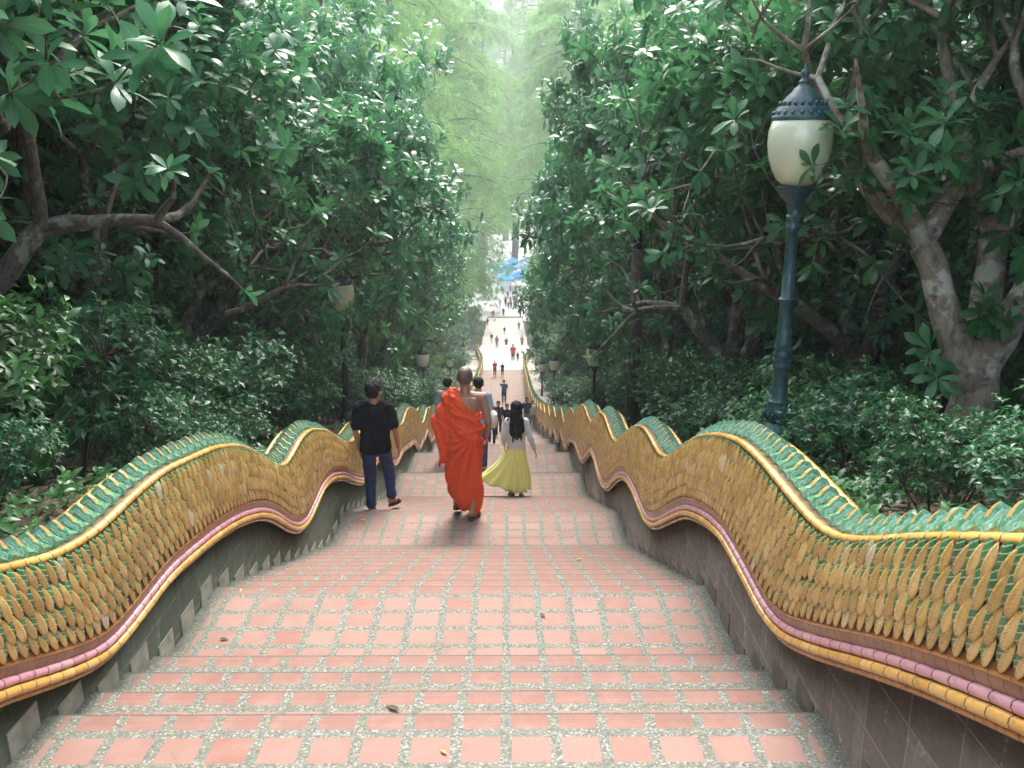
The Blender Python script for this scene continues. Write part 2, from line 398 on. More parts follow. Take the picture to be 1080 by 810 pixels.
def fuse(mb, name, mat, vox, smooth=3, disp=None):
    """merge overlapping volumes into one continuous skin"""
    o = link('tmp', mb.mesh('tmp', mat)); m = o.modifiers.new('r', 'REMESH'); m.mode = 'VOXEL'; m.voxel_size = vox; m.use_smooth_shade = True
    if smooth: q = o.modifiers.new('s', 'SMOOTH'); q.iterations = smooth; q.factor = .5
    dg = bpy.context.evaluated_depsgraph_get(); dg.update()
    me = bpy.data.meshes.new_from_object(o.evaluated_get(dg)); bpy.data.objects.remove(o, do_unlink=True)
    me.name = name
    if disp:
        nv = len(me.vertices); co = np.empty(nv * 3, dtype=np.float32); no = np.empty(nv * 3, dtype=np.float32)
        me.vertices.foreach_get('co', co); me.vertex_normals.foreach_get('vector', no); co = co.reshape(-1, 3); no = no.reshape(-1, 3)
        dd = np.array([disp(Vector(c)) for c in co.tolist()], dtype=np.float32)
        me.vertices.foreach_set('co', (co + no * dd[:, None]).ravel())
    if not me.materials: me.materials.append(mat)
    me.polygons.foreach_set('use_smooth', [True] * len(me.polygons)); me.update(); return me
def nz(p, f, s=0): return noise.noise(Vector((p[0] * f + s, p[1] * f, p[2] * f)))
def lerp(a, b, t): return Vector(a) * (1 - t) + Vector(b) * t
SKIN = simple('skin', (.30, .155, .095), .5, .1, 10); SKIN2 = simple('skin_light', (.46, .27, .19), .5, .1, 10)
HAIR = simple('hair', (.004, .004, .004), .75, .4, 40, .5, 120); HAIR.node_tree.nodes['Principled BSDF'].inputs['Specular IOR Level'].default_value = .25; SHAVEN = simple('shaven', (.10, .065, .05), .5, .15, 40)
def hand(mb, w, d, side, fr=.0088, curl=.5):
    """w wrist, d direction the hand points; palm and five bent fingers"""
    w = Vector(w); d = Vector(d).normalized(); fw = Vector((0, 1, 0)); pn = Vector((-side, 0, 0))   # palm faces the body
    ac = d.cross(pn).normalized();
    if ac.y < 0: ac = -ac
    pn = (pn - d * pn.dot(d)).normalized()
    for k in range(4):
        o = (k - 1.5) * .019; cap(mb, w + ac * o * .6, w + d * .085 + ac * o, .013, .0115, 8)
        L = (.034, .042, .040, .030)[3 - k] if k in (0, 3) else .041
        p = w + d * .088 + ac * o; q = p + d * L * math.cos(curl * .6) + pn * L * math.sin(curl * .6); r2 = q + d * L * .8 * math.cos(curl * 1.5) + pn * L * .8 * math.sin(curl * 1.5)
        cap(mb, p, q, fr, fr * .93, 8); cap(mb, q, r2, fr * .93, fr * .8, 8)
    p = w + d * .025 + ac * .026; q = p + d * .035 + ac * .022 + pn * .01; cap(mb, p, q, .0115, fr, 8); cap(mb, q, q + d * .03 + pn * .012, fr, fr * .85, 8)
def foot(mb, ank, toe, k=1):
    a = Vector(ank); t = Vector(toe); d = (t - a).normalized(); heel = a - d * .05 + Vector((0, 0, -.045))
    cap(mb, heel, lerp(heel, t, .55), .032 * k, .036 * k); cap(mb, lerp(heel, t, .5), t, .040 * k, .026 * k); cap(mb, a, lerp(heel, t, .35), .036, .034)
    side = d.cross(Vector((0, 0, 1))).normalized()
    for j in range(5):
        b = t + side * (j - 2) * .017; cap(mb, b - d * .01, b + d * (.030 - .003 * abs(j - 1)), .011, .009, 7)
def body(mb, J, full=True, neck=.052, slim=1.0):
    s = slim
    ell(mb, J['hip'], (.155 * s, .105 * s, .11)); ell(mb, lerp(J['hip'], J['chest'], .5), (.130 * s, .092 * s, .13)); ell(mb, J['chest'], (.162 * s, .108 * s, .165))
    cap(mb, J['shL'], J['shR'], .055 * s, .055 * s); cap(mb, lerp(J['shL'], J['shR'], .3) + Vector((0, 0, .015)), lerp(J['shL'], J['shR'], .7) + Vector((0, 0, .015)), .05, .05)
    cap(mb, J['chest'] + Vector((0, -.01, .12)), J['head'] + Vector((0, -.015, -.06)), neck * 1.15, neck)
    for q in 'LR':
        cap(mb, J['sh' + q], J['el' + q], .052 * s, .040 * s); cap(mb, J['el' + q], J['wr' + q], .039 * s, .027 * s)
        cap(mb, J['hp' + q], J['kn' + q], .086 * s, .056 * s); cap(mb, J['kn' + q], J['an' + q], .055 * s, .036 * s)
        cap(mb, lerp(J['kn' + q], J['an' + q], .15) + Vector((0, -.012, 0)), lerp(J['kn' + q], J['an' + q], .5) + Vector((0, -.01, 0)), .052 * s, .042 * s)
        if full:
            hand(mb, J['wr' + q], J['wr' + q] - J['el' + q], -1 if q == 'L' else 1); foot(mb, J['an' + q], J['to' + q])
        else:
            d = (J['wr' + q] - J['el' + q]).normalized(); cap(mb, J['wr' + q], J['wr' + q] + d * .1, .03, .022); cap(mb, J['an' + q] + Vector((0, -.04, -.04)), J['to' + q], .04, .035)
def head(mb, c, yaw=0, full=True, k=1.0):
    c = Vector(c); Rz = Matrix.Rotation(yaw, 3, 'Z')
    def P(x, y, z): return c + Rz @ Vector((x * k, y * k, z * k))
    ell(mb, P(0, -.008, .018), (.076 * k, .094 * k, .094 * k), 0, yaw); ell(mb, P(0, .022, -.045), (.057 * k, .066 * k, .068 * k), 0, yaw)
    if full:
        for s in (-1, 1):
            ell(mb, P(s * .080, -.005, -.012), (.010, .020, .032), 0, yaw + s * .35); ell(mb, P(s * .030, .080, .002), (.016, .012, .012)); ell(mb, P(s * .047, .05, -.03), (.022, .03, .024))
        cap(mb, P(0, .088, .004), P(0, .108, -.028), .009, .013); cap(mb, P(-.018, .086, -.058), P(.018, .086, -.058), .010, .010); ell(mb, P(0, .078, -.09), (.02, .018, .016))
        cap(mb, P(-.05, .075, .022), P(.05, .075, .022), .012, .012)
def joints(**k):
    J = dict(hip=(0, 0, .92), chest=(0, 0, 1.27), head=(0, .015, 1.585), shL=(-.165, 0, 1.385), shR=(.165, 0, 1.385), elL=(-.215, -.02, 1.10), elR=(.215, -.02, 1.10), wrL=(-.225, .05, .86), wrR=(.225, .05, .86),
             hpL=(-.085, 0, .88), hpR=(.085, 0, .88), knL=(-.09, .02, .48), knR=(.09, .02, .48), anL=(-.09, -.02, .085), anR=(.09, -.02, .085), toL=(-.10, .13, .028), toR=(.10, .13, .028))
    J.update(k); return {a: Vector(b) for a, b in J.items()}
def sandal(parent, J, q, mat, pitch=0.0):
    a, t = J['an' + q], J['to' + q]; d = (t - a); d.z = 0; yaw = math.atan2(-d.x, d.y); c = lerp(a, t, .40)
    mb = MB(); n = 16; V = []
    slope = math.atan2((t.z + .0) - (a.z - .055), (t - a).length + .05)
    Mx = Matrix.Rotation(yaw, 3, 'Z') @ Matrix.Rotation(slope, 3, 'X'); base = Vector((c.x, c.y, (a.z - .078 + t.z - .030) / 2 - .004))
    for h in (0, .018):
        for j in range(n):
            an = 2 * math.pi * j / n; w = .046 + .008 * math.sin(an); V.append(Mx @ Vector((w * math.cos(an), .138 * math.sin(an), h - .008)) + base)
    mb.add(V, [(j, (j + 1) % n, n + (j + 1) % n, n + j) for j in range(n)] + [tuple(range(n))[::-1], tuple(n + j for j in range(n))])
    mb.tube([Mx @ Vector((-.05, .01, 0)) + base, Mx @ Vector((-.035, .045, .055)) + base, Mx @ Vector((.035, .045, .055)) + base, Mx @ Vector((.05, .01, 0)) + base], .012, 6)
    mb.build('sandal', mat, parent)
def arm_sleeve(mb, J, q, t, r0, r1):
    cap(mb, J['sh' + q] + Vector((0, 0, -.005)), lerp(J['sh' + q], J['el' + q], min(t, 1)), r0, r1)
    if t > 1: cap(mb, J['el' + q], lerp(J['el' + q], J['wr' + q], t - 1), r1, r1 * .85)
# ---- the man in the black T-shirt
DK = simple('black_cloth', (.005, .006, .010), .95, .3, 20); DK.node_tree.nodes['Principled BSDF'].inputs['Specular IOR Level'].default_value = .1; NAVY = simple('navy_denim', (.012, .028, .10), .8, .3, 25, .3, 200); RUB = simple('rubber', (.015, .014, .014), .6)
def man():
    g = empty('person', (-1.24, 9.80, floor_at(9.80))); g.scale = (.96,) * 3
    tag(g, 'man in a black T-shirt and rolled navy trousers beside the left balustrade', 'person', 'visitors walking down')
    J = joints(elL=(-.235, -.02, 1.11), wrL=(-.20, .02, .86), elR=(.245, -.03, 1.12), wrR=(.27, .04, .88), hpR=(.09, 0, .88), knR=(.125, .17, .52), anR=(.155, .14, .17), toR=(.215, .27, .10),
               knL=(-.09, .06, .47), anL=(-.085, .01, .085), toL=(-.095, .16, .028))
    mb = MB(); body(mb, J); head(mb, J['head'], -.5, k=1.1); link('body', fuse(mb, 'man_body', SKIN, .0065, 3), g)
    mb = MB(); h = J['head']; ell(mb, h + Vector((-.004, -.018, .050)), (.098, .110, .088), 0, -.5); ell(mb, h + Vector((-.012, -.050, .0)), (.086, .072, .075), 0, -.5); ell(mb, h + Vector((.01, .03, .10)), (.080, .085, .050), 0, -.5)
    link('hair', fuse(mb, 'hair', HAIR, .007, 2, lambda p: .010 * nz(p, 45) + .006 * nz(p, 90)), g)
    mb = MB(); loft(mb, [(0, 0, .83, .185, .130), (0, 0, .88, .192, .135), (0, 0, 1.0, .178, .125), (0, 0, 1.15, .180, .125), (0, 0, 1.30, .196, .130), (0, 0, 1.38, .185, .105), (0, 0, 1.425, .13, .08), (0, 0, 1.44, .088, .075)], 28)
    arm_sleeve(mb, J, 'L', .74, .080, .080); arm_sleeve(mb, J, 'R', .74, .080, .080); cap(mb, (-.13, 0, 1.405), (.13, 0, 1.405), .068, .068)
    link('t_shirt', fuse(mb, 'tee', DK, .008, 4, lambda p: .012 * nz((p.x, p.y, p.z * .45), 14) + .006 * nz(p, 30, 5)), g)
    mb = MB(); loft(mb, [(0, 0, .80, .16, .115), (0, 0, .9, .168, .12), (0, 0, .98, .15, .11)])
    for q, e in (('L', .16), ('R', .15)):
        cap(mb, J['hp' + q] + Vector((0, 0, .02)), J['kn' + q], .096, .075); cap(mb, J['kn' + q], lerp(J['kn' + q], J['an' + q], 1 - e), .075, .056)
        m_ = lerp(J['kn' + q], J['an' + q], 1 - e); cap(mb, m_ + Vector((0, 0, .02)), m_ - Vector((0, 0, .012)), .066, .066)
    link('trousers', fuse(mb, 'trousers', NAVY, .008, 3, lambda p: .007 * nz((p.x * .8, p.y, p.z * 1.6), 22) + .003 * nz(p, 60)), g)
    sandal(g, J, 'L', RUB); sandal(g, J, 'R', RUB)
man()
# ---- the monk
ROBE = NT('robe'); _c = ROBE.coord(); ROBE.set(ROBE.mix(ROBE.noise(_c, 5, 4), (.60, .055, .012), (.72, .085, .020)), .85); ROBE.bump(ROBE.noise(_c, 220, 2), .15, .002); ROBE = ROBE.m
BROWN = simple('brown_leather', (.10, .05, .03), .6)
def monk():
    g = empty('person', (-.16, 9.22, -4.0)); g.scale = (1.0,) * 3
    tag(g, 'monk with shaven head in a bright orange robe, one shoulder bare', 'person', 'visitors walking down')
    J = joints(hip=(0, 0, .93), shR=(.185, 0, 1.385), shL=(-.175, 0, 1.385), elR=(.25, -.04, 1.12), wrR=(.235, .07, .93), elL=(-.225, .04, 1.14), wrL=(-.20, .19, .98), hpR=(.085, 0, .88), knR=(.085, .02, .47), anR=(.065, -.10, .10), toR=(.125, .05, .030),
               knL=(-.08, .13, .50), anL=(-.115, .03, .175), toL=(-.095, .16, .06))
    mb = MB(); body(mb, J, slim=1.05); head(mb, J['head'] + Vector((0, 0, .01)), -.15, k=1.10)
    # shoulder blades and spine hollow of the bare back
    ell(mb, (.085, -.075, 1.33), (.055, .03, .07), 0, 0); 
    link('body', fuse(mb, 'monk_body', SKIN, .0065, 3), g)
    mb = MB(); h = J['head'] + Vector((0, 0, .01)); ell(mb, h + Vector((0, -.012, .034)), (.087, .106, .097), 0, -.15); ell(mb, h + Vector((0, -.050, -.002)), (.077, .064, .060))
    link('shaven_scalp', fuse(mb, 'scalp', SHAVEN, .007, 2), g)
    # robe: wrapped skirt, sash wrap over the left shoulder, wide drape over the left arm
    mb = MB()
    loft(mb, [(.035, .02, .10, .105, .13), (.03, .02, .16, .135, .15), (.005, .02, .24, .175, .165), (-.02, .02, .34, .20, .17), (-.02, .01, .55, .200, .165), (-.01, .0, .75, .192, .155), (0, 0, .90, .192, .15), (.005, 0, 1.02, .180, .135), (0, 0, 1.12, .165, .12)], 30)
    # hem is lower on the right, folds to a point
    loft(mb, [(.085, .0, .065, .045, .07), (.08, .0, .12, .075, .10), (.06, .01, .25, .11, .13), (.05, 0, .4, .13, .14)], 20)
    def wrap(x0, z0, x1, z1, ry, w):
        for k in range(9):
            t = k / 8; ell(mb, (x0 + (x1 - x0) * t, 0, z0 + (z1 - z0) * t), (w, ry, .075))
    loft(mb, [(0, 0, 1.02, .182, .137), (-.005, 0, 1.12, .180, .132), (-.015, 0, 1.20, .178, .130), (-.05, 0, 1.26, .150, .128), (-.085, 0, 1.32, .120, .122), (-.11, 0, 1.37, .095, .105), (-.125, 0, 1.43, .07, .08), (-.12, 0, 1.455, .04, .05)], 28)
    for t in np.linspace(0, 1, 8):
        p = lerp((-.125, 0, 1.40), (.155, 0, 1.16), t); ell(mb, p, (.045, .122 - .02 * (1 - t) - .012 * t, .035))
    # drape over the arm
    cap(mb, (-.10, -.005, 1.425), (-.195, -.005, 1.375), .062, .072)
    for t in np.linspace(0, 1, 12):
        top = lerp((-.13, 0, 1.43), (-.35, -.01, 1.12), t); bot = lerp((-.12, 0, 1.0), (-.255, .0, .66), min(1, t * 1.25))
        cap(mb, top, bot, .074 - .040 * t, .055 - .028 * t)
    for t in np.linspace(0, 1, 7):
        cap(mb, lerp((-.36, 0, 1.12), (-.24, .01, .84), t), lerp((-.2, .03, 1.0), (-.2, .02, .70), t), .018, .03)
    cap(mb, (-.235, 0, .86), (-.29, 0, .615), .035, .018); cap(mb, (-.20, 0, .84), (-.235, 0, .64), .035, .018)
    def folds(p):
        x, y, z = p
        f = 0
        if z < .98:    # skirt folds fan out of the right hip
            px, pz = x - .10, z - 1.02; a = math.atan2(px, -pz)
            f += .026 * math.sin(a * 21 + 3 * nz(p, 3) + (2 if y > 0 else 0)) * min(1, (1.02 - z) * 3) * (.4 + .6 * max(0, min(1, (.3 + abs(y) * 6))))
            f += .010 * nz((x, y, z * .25), 16, 3)
        if z > .92:
            u = (z - 1.0) * .80 + (x) * .62; f += .014 * math.sin(u * 50 + 5 * nz(p, 4, 9)) + .004 * math.sin(u * 130 + 6 * nz(p, 5, 2)) * (1 if x > -.17 else .25)
        if x < -.15 and z > .6: f *= .3
        if x < -.17 and z > .6: f += .006 * math.sin((x + .35) * 62 + (z - 1) * 16 + 2 * nz(p, 4, 2))
        f += .022 * math.exp(-((z - (1.02 + .12 * x)) / .022) ** 2) * (x > -.16)
        return f + .004 * nz(p, 28)
    link('robe', fuse(mb, 'robe', ROBE, .0075, 3, folds), g)
    sandal(g, J, 'L', BROWN); sandal(g, J, 'R', BROWN)
monk()
# ---- the woman in the yellow skirt
WHT = simple('white_knit', (.62, .60, .58), .9, .08, 30, .4, 160)
YEL = NT('yellow_skirt'); _c = YEL.coord(); YEL.set(YEL.mix(YEL.noise(_c, 6, 3), (.80, .73, .17), (.88, .83, .33)), .8); YEL = YEL.m
def woman():
    g = empty('person', (.435, 12.85, -5.3)); g.scale = (.93,) * 3
    tag(g, 'woman with long black hair, white top and a yellow skirt billowing to one side', 'person', 'visitors walking down')
    J = joints(shL=(-.15, 0, 1.375), shR=(.15, 0, 1.375), elL=(-.205, -.02, 1.10), wrL=(-.20, .09, .93), elR=(.225, -.04, 1.10), wrR=(.30, .0, .88), anR=(.08, -.06, .10), toR=(.09, .08, .03), anL=(-.09, .02, .13), toL=(-.08, .15, .06))
    mb = MB(); body(mb, J, slim=.86, neck=.043); head(mb, J['head'], k=1.08); link('body', fuse(mb, 'woman_body', SKIN2, .0065, 3), g)
    mb = MB(); h = J['head']
    ell(mb, h + Vector((0, -.02, .038)), (.099, .108, .098)); 
    loft(mb, [(.0, -.10, 1.09, .035, .02), (.0, -.11, 1.14, .085, .035), (.0, -.11, 1.24, .125, .048), (.0, -.105, 1.36, .125, .055), (0, -.08, 1.46, .105, .065), (0, -.05, 1.56, .095, .075), (0, -.03, 1.62, .08, .07)], 24)
    cap(mb, (-.125, -.02, 1.40), (-.15, .01, 1.26), .03, .012); cap(mb, (.07, -.11, 1.2), (.09, -.11, 1.06), .03, .008); cap(mb, (-.06, -.12, 1.2), (-.05, -.12, 1.05), .03, .008)
    link('hair', fuse(mb, 'long_hair', HAIR, .007, 2, lambda p: .010 * math.sin(p.x * 110 + 3 * nz(p, 8)) * (p.z < 1.5) + .008 * nz((p.x, p.y, p.z * .3), 40)), g)
    mb = MB(); loft(mb, [(0, 0, .90, .150, .112), (0, 0, .94, .158, .118), (0, 0, 1.05, .148, .108), (0, 0, 1.2, .158, .115), (0, 0, 1.33, .165, .112), (0, 0, 1.40, .14, .085), (0, 0, 1.43, .08, .06)], 26)
    for q in 'LR': arm_sleeve(mb, J, q, 1.72, .058, .052)
    link('top', fuse(mb, 'white_top', WHT, .0075, 3, lambda p: .008 * nz((p.x, p.y, p.z * .6), 20) + .004 * nz(p, 45)), g)
    # skirt, an open pleated shell blown to the left
    V = []; Fq = []; n = 120; ks = 22
    for i in range(ks):
        t = i / (ks - 1); zz = .955 - .74 * t
        for j in range(n):
            a = 2 * math.pi * j / n; ca, sa = math.cos(a), math.sin(a)
            left = max(0, -ca); rr = .130 + .10 * t + left ** 1.5 * .44 * t ** 1.6
            ry = .105 + .15 * t
            fold = (.010 + .020 * t) * math.sin(a * 15 + 1.5 * math.sin(t * 3 + a)) + .010 * t * math.sin(a * 31 + 2 * t)
            lift = left ** 2 * .17 * t ** 1.5
            V.append((ca * (rr + fold) - (.0 * t), sa * (ry + fold), zz + lift + .012 * math.sin(a * 8) * t))
    for i in range(ks - 1):
        for j in range(n): Fq.append((i * n + j, i * n + (j + 1) % n, (i + 1) * n + (j + 1) % n, (i + 1) * n + j))
    me = mesh_np('skirt', V, np.array(Fq), YEL); o = link('skirt', me, g); md = o.modifiers.new('t', 'SOLIDIFY'); md.thickness = .004
    sandal(g, J, 'L', RUB); sandal(g, J, 'R', RUB)
woman()
# ---- people further down, simpler because they are small
def cloth(name, c): return simple(name, c, .85, .15, 20)
CL = {k: cloth('cloth_' + k, v) for k, v in dict(grey=(.22, .24, .27), sky=(.25, .36, .52), jeans=(.03, .06, .14), purple=(.10, .04, .18), black=(.012, .012, .016), teal=(.05, .12, .20), red=(.45, .03, .03), white=(.7, .7, .68), cream=(.55, .50, .40), navy=(.02, .03, .08), pink=(.55, .2, .25), maroon=(.18, .03, .04), blue=(.05, .12, .35), khaki=(.25, .2, .13)).items()}
kinds = {}
def person(x, y, top, low, label, h=1.68, facing='down', pose='walk', group='people further down the steps', vox=.016, long_hair=False, z_=None, mesh_key=None, skin=SKIN2):
    g = empty('person', (x, y, floor_at(y) if z_ is None else z_), 0 if facing == 'down' else math.pi); k = h / 1.70; g.scale = (k, k, k); tag(g, label, 'person', group)
    key = (pose, vox, long_hair)
    if key not in kinds:
        if pose == 'walk': J = joints(knL=(-.09, .10, .50), anL=(-.09, .04, .13), toL=(-.09, .17, .05), anR=(.09, -.10, .10), toR=(.09, .04, .03), elL=(-.22, -.05, 1.11), wrL=(-.22, -.02, .87), wrR=(.23, .12, .88))
        elif pose == 'photo': J = joints(elR=(.24, .06, 1.14), elL=(-.26, .10, 1.32), wrL=(-.10, .14, 1.55), wrR=(.2, .12, .95))
        elif pose == 'stairs': J = joints(knL=(-.09, .22, .66), anL=(-.09, .17, .28), toL=(-.09, .30, .22), elL=(-.21, .04, 1.10), wrL=(-.16, .20, 1.0), wrR=(.21, .14, .92))
        else: J = joints()
        a = MB(); body(a, J, full=vox < .012); head(a, J['head'], full=vox < .02, k=1.1)
        b = MB(); hd = J['head']; ell(b, hd + Vector((0, -.018, .044)), (.097, .106, .088)); ell(b, hd + Vector((0, -.048, .0)), (.082, .068, .070))
        if long_hair: loft(b, [(0, -.10, 1.2, .05, .03), (0, -.10, 1.3, .10, .05), (0, -.07, 1.45, .1, .07), (0, -.03, 1.58, .09, .08)], 14)
        c = MB(); loft(c, [(0, 0, .84, .175, .125), (0, 0, 1.0, .165, .118), (0, 0, 1.15, .168, .12), (0, 0, 1.30, .186, .124), (0, 0, 1.39, .17, .10), (0, 0, 1.44, .085, .07)], 18)
        for q in 'LR': arm_sleeve(c, J, q, .7, .068, .070)
        d = MB(); loft(d, [(0, 0, .80, .155, .11), (0, 0, .96, .155, .112)], 16)
        for q in 'LR': cap(d, J['hp' + q], J['kn' + q], .096, .070); cap(d, J['kn' + q], lerp(J['kn' + q], J['an' + q], .93), .070, .056)
        kinds[key] = [fuse(m, nme, mt, vox, 2, (lambda p: .006 * nz(p, 18)) if i > 1 else None) for i, (m, nme, mt) in enumerate([(a, 'body', SKIN2), (b, 'hair', HAIR), (c, 'top', WHT), (d, 'trousers', NAVY)])]
    ms = kinds[key]
    for me, nme, mt in zip(ms, ('body', 'hair', 'shirt', 'trousers'), (skin, HAIR, top, low)):
        o = link(nme, me, g); o.material_slots[0].link = 'OBJECT'; o.material_slots[0].material = mt
    return g
C_ = CL
person(-.82, 16.0, C_['grey'], C_['black'], 'person in a grey shirt half hidden by the monk\'s robed shoulder', 1.62, vox=.012)
pb = person(-.22, 15.45, C_['sky'], C_['jeans'], 'man in a light blue shirt and jeans just ahead of the monk', 1.76, vox=.010)
mb = MB(); ell(mb, (0, 0, 0), (.085, .15, .17)); bag = link('shoulder_bag', fuse(mb, 'bag', C_['white'], .012, 2, lambda p: .012 * nz(p, 14))); bag.location = (.045, 15.30, floor_at(15.45) + 1.02)
tag(bag, 'white cloth bag hanging at the side of the man in light blue', 'bag')
# ------------------------------------------------------------------ the other people
sr = person
sr(-.09, 21.35, C_['purple'], C_['navy'], 'child in a purple shirt, right of the monk\'s bare shoulder', 1.08)
sr(.00, 29.15, C_['black'], C_['black'], 'person in black coming up, between the monk and the long haired woman', 1.26, 'up', 'stairs')
sr(.30, 28.95, C_['black'], C_['maroon'], 'dark clad person hidden behind the long black hair of the woman', 1.22, 'up', 'stairs')
sr(1.12, 35.5, C_['navy'], C_['grey'], 'woman in a navy top by the right balustrade, beyond the long haired woman', 1.36, 'up', 'walk', long_hair=True)
sr(1.36, 35.9, C_['white'], C_['grey'], 'person in a pale jacket against the right balustrade', 1.22, 'up', 'walk')
sr(.13, 49.1, C_['teal'], C_['jeans'], 'man in a dark teal shirt with one arm raised to his face', 1.42, 'down', 'photo')
sr(-.54, 59.9, C_['red'], C_['black'], 'child in a red shirt, one of a pair on the sunlit landing', 1.12, 'up')
sr(-.01, 59.9, C_['navy'], C_['black'], 'child in a dark blue shirt next to the red shirted child', .98, 'up')
sr(0.86, 78.6, C_['red'], C_['black'], 'adult in a red shirt alone in the middle of the sunlit steps', 1.66, 'up', 'walk', 'people on the sunlit lower steps', vox=.025)
sr(1.29, 78.6, C_['navy'], C_['navy'], 'small child in dark blue beside the adult in red on the sunlit steps', 0.95, 'up', 'walk', 'people on the sunlit lower steps', vox=.025)
sr(-0.98, 111.1, C_['khaki'], C_['grey'], 'person in khaki walking on the white sunlit steps, left of centre', 1.62, 'down', 'walk', 'people on the sunlit lower steps', vox=.025)
sr(0.23, 121, C_['maroon'], C_['grey'], 'person in a maroon top farther up the bright steps, near the middle', 1.65, 'up', 'walk', 'people on the sunlit lower steps', vox=.025)
sr(-1.88, 125.0, C_['black'], C_['white'], 'person in a black top and white trousers at the left of the bright steps', 1.45, 'down', 'walk', 'people on the sunlit lower steps', vox=.025)
sr(2.41, 120, C_['pink'], C_['maroon'], 'person in a pink top by the right edge of the bright steps', 1.68, 'up', 'walk', 'people on the sunlit lower steps', vox=.025)
sr(2.33, 146, C_['grey'], C_['pink'], 'person in a grey top under the leaves on the right of the bright steps', 1.5, 'up', 'walk', 'people on the sunlit lower steps', vox=.025)
sr(-0.07, 136.6, C_['navy'], C_['cream'], 'person in a navy top in the middle of the bright steps below the crowd', 1.3, 'up', 'walk', 'people on the sunlit lower steps', vox=.025)
sr(-3.0, 149.5, C_['red'], C_['red'], 'person dressed all in red just under the white peaked tent', 1.5, 'up', 'walk', 'people on the sunlit lower steps', vox=.025)
sr(-0.33, 165, C_['black'], C_['maroon'], 'person in black right of the white peaked tent', 1.66, 'down', 'walk', 'people on the sunlit lower steps', vox=.025)
sr(-2.2, 163, C_['red'], C_['black'], 'person in a red top in the shade of the white peaked tent', 1.6, 'up', 'walk', 'people on the sunlit lower steps', vox=.025)
rs = np.random.default_rng(8)
cc = list(C_.keys())
for i in range(34):
    x = rs.uniform(-1.2, 6.0); y = rs.uniform(171, 194); k = cc[i % len(cc)]
    person(x, y, C_[k], C_[cc[(i * 5 + 3) % len(cc)]], 'tiny figure in the crowd at the foot of the steps', rs.uniform(1.55, 1.78), 'up' if i % 2 else 'down', 'walk' if i % 3 else 'stand', 'crowd at the foot of the steps', vox=.03, z_=PLZ)
person(-.9, 262, C_['red'], C_['maroon'], 'tiny red figure alone on the pale road beyond the canopies', 1.8, 'up', 'walk', 'crowd at the foot of the steps', vox=.03, z_=PLZ)
# ------------------------------------------------------------------ staircase
def build_stairs():
    mb = MB(); nx = 1
    for i, (a, b, zz) in enumerate(treads):
        step = 7.0 if b - a > 7 else (b - a)
        segs = max(1, int((b - a) / 2.0))
        for k in range(segs):
            y0 = a + (b - a) * k / segs; y1 = a + (b - a) * (k + 1) / segs
            h0, h1 = hw(y0), hw(y1)
            mb.add([(-h0 - .1, y0, zz), (h0 + .1, y0, zz), (h1 + .1, y1, zz), (-h1 - .1, y1, zz)], [(0, 1, 2, 3)],
                   [(-h0 - .1, b - y0), (h0 + .1, b - y0), (h1 + .1, b - y1), (-h1 - .1, b - y1)])
        zn = treads[i + 1][2] if i + 1 < len(treads) else PLZ
        h1 = hw(b) + .1
        mb.add([(-h1, b, zz), (h1, b, zz), (h1, b, zn), (-h1, b, zn)], [(0, 1, 2, 3)], [(-h1, .12), (h1, .12), (h1, .07), (-h1, .07)])
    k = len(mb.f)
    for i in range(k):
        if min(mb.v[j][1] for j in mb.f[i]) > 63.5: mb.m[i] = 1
    o = mb.build('stone_steps', [M['paving'], M['sunlit_paving']], smooth=False); tag(o, kind='structure')
build_stairs()
# ------------------------------------------------------------------ terrain
def build_ground():
    ys = np.concatenate([np.arange(-30, 60, 1.5), np.arange(60, 200, 5), np.arange(200, 420, 15), np.arange(420, 760, 30)])
    xs = np.concatenate([[-600, -300, -180], np.arange(-120, -20, 10), np.arange(-20, -2, 1.2)]);
    xr = sorted(-xs)
    xs = np.concatenate([sorted(xs), [-1.75, 1.75], xr]); xs = np.sort(xs)
    V = []
    for y in ys:
        h = hw(y) + .2
        for x in xs:
            xx = x
            if abs(x) == 1.75: xx = math.copysign(h, x)
            elif abs(x) < 3.9 and abs(x) > 1.75: xx = math.copysign(max(abs(x), h + .3 * (abs(x) - 1.75)), x)
            zz = ground(xx, y)
            zz = min(zz, 165)
            V.append((xx, y, zz))
    n = len(xs); i1 = list(xs).index(-1.75)
    Fc = []
    for j in range(len(ys) - 1):
        for i in range(n - 1):
            if i == i1 and ys[j] < END: continue      # the slot the steps run in
            a = j * n + i; Fc.append((a, a + 1, a + n + 1, a + n))
    V = np.array(V); Fc = np.array(Fc)
    cy = V[Fc].mean(axis=1); fm = ((cy[:, 1] > END - 3) & (cy[:, 1] < 345) & (abs(cy[:, 0]) < 70)).astype(int)
    me = mesh_np('terrain', V, Fc, [M['soil'], M['plaza']], fm)
    tag(link('ground', me), kind='structure')
build_ground()
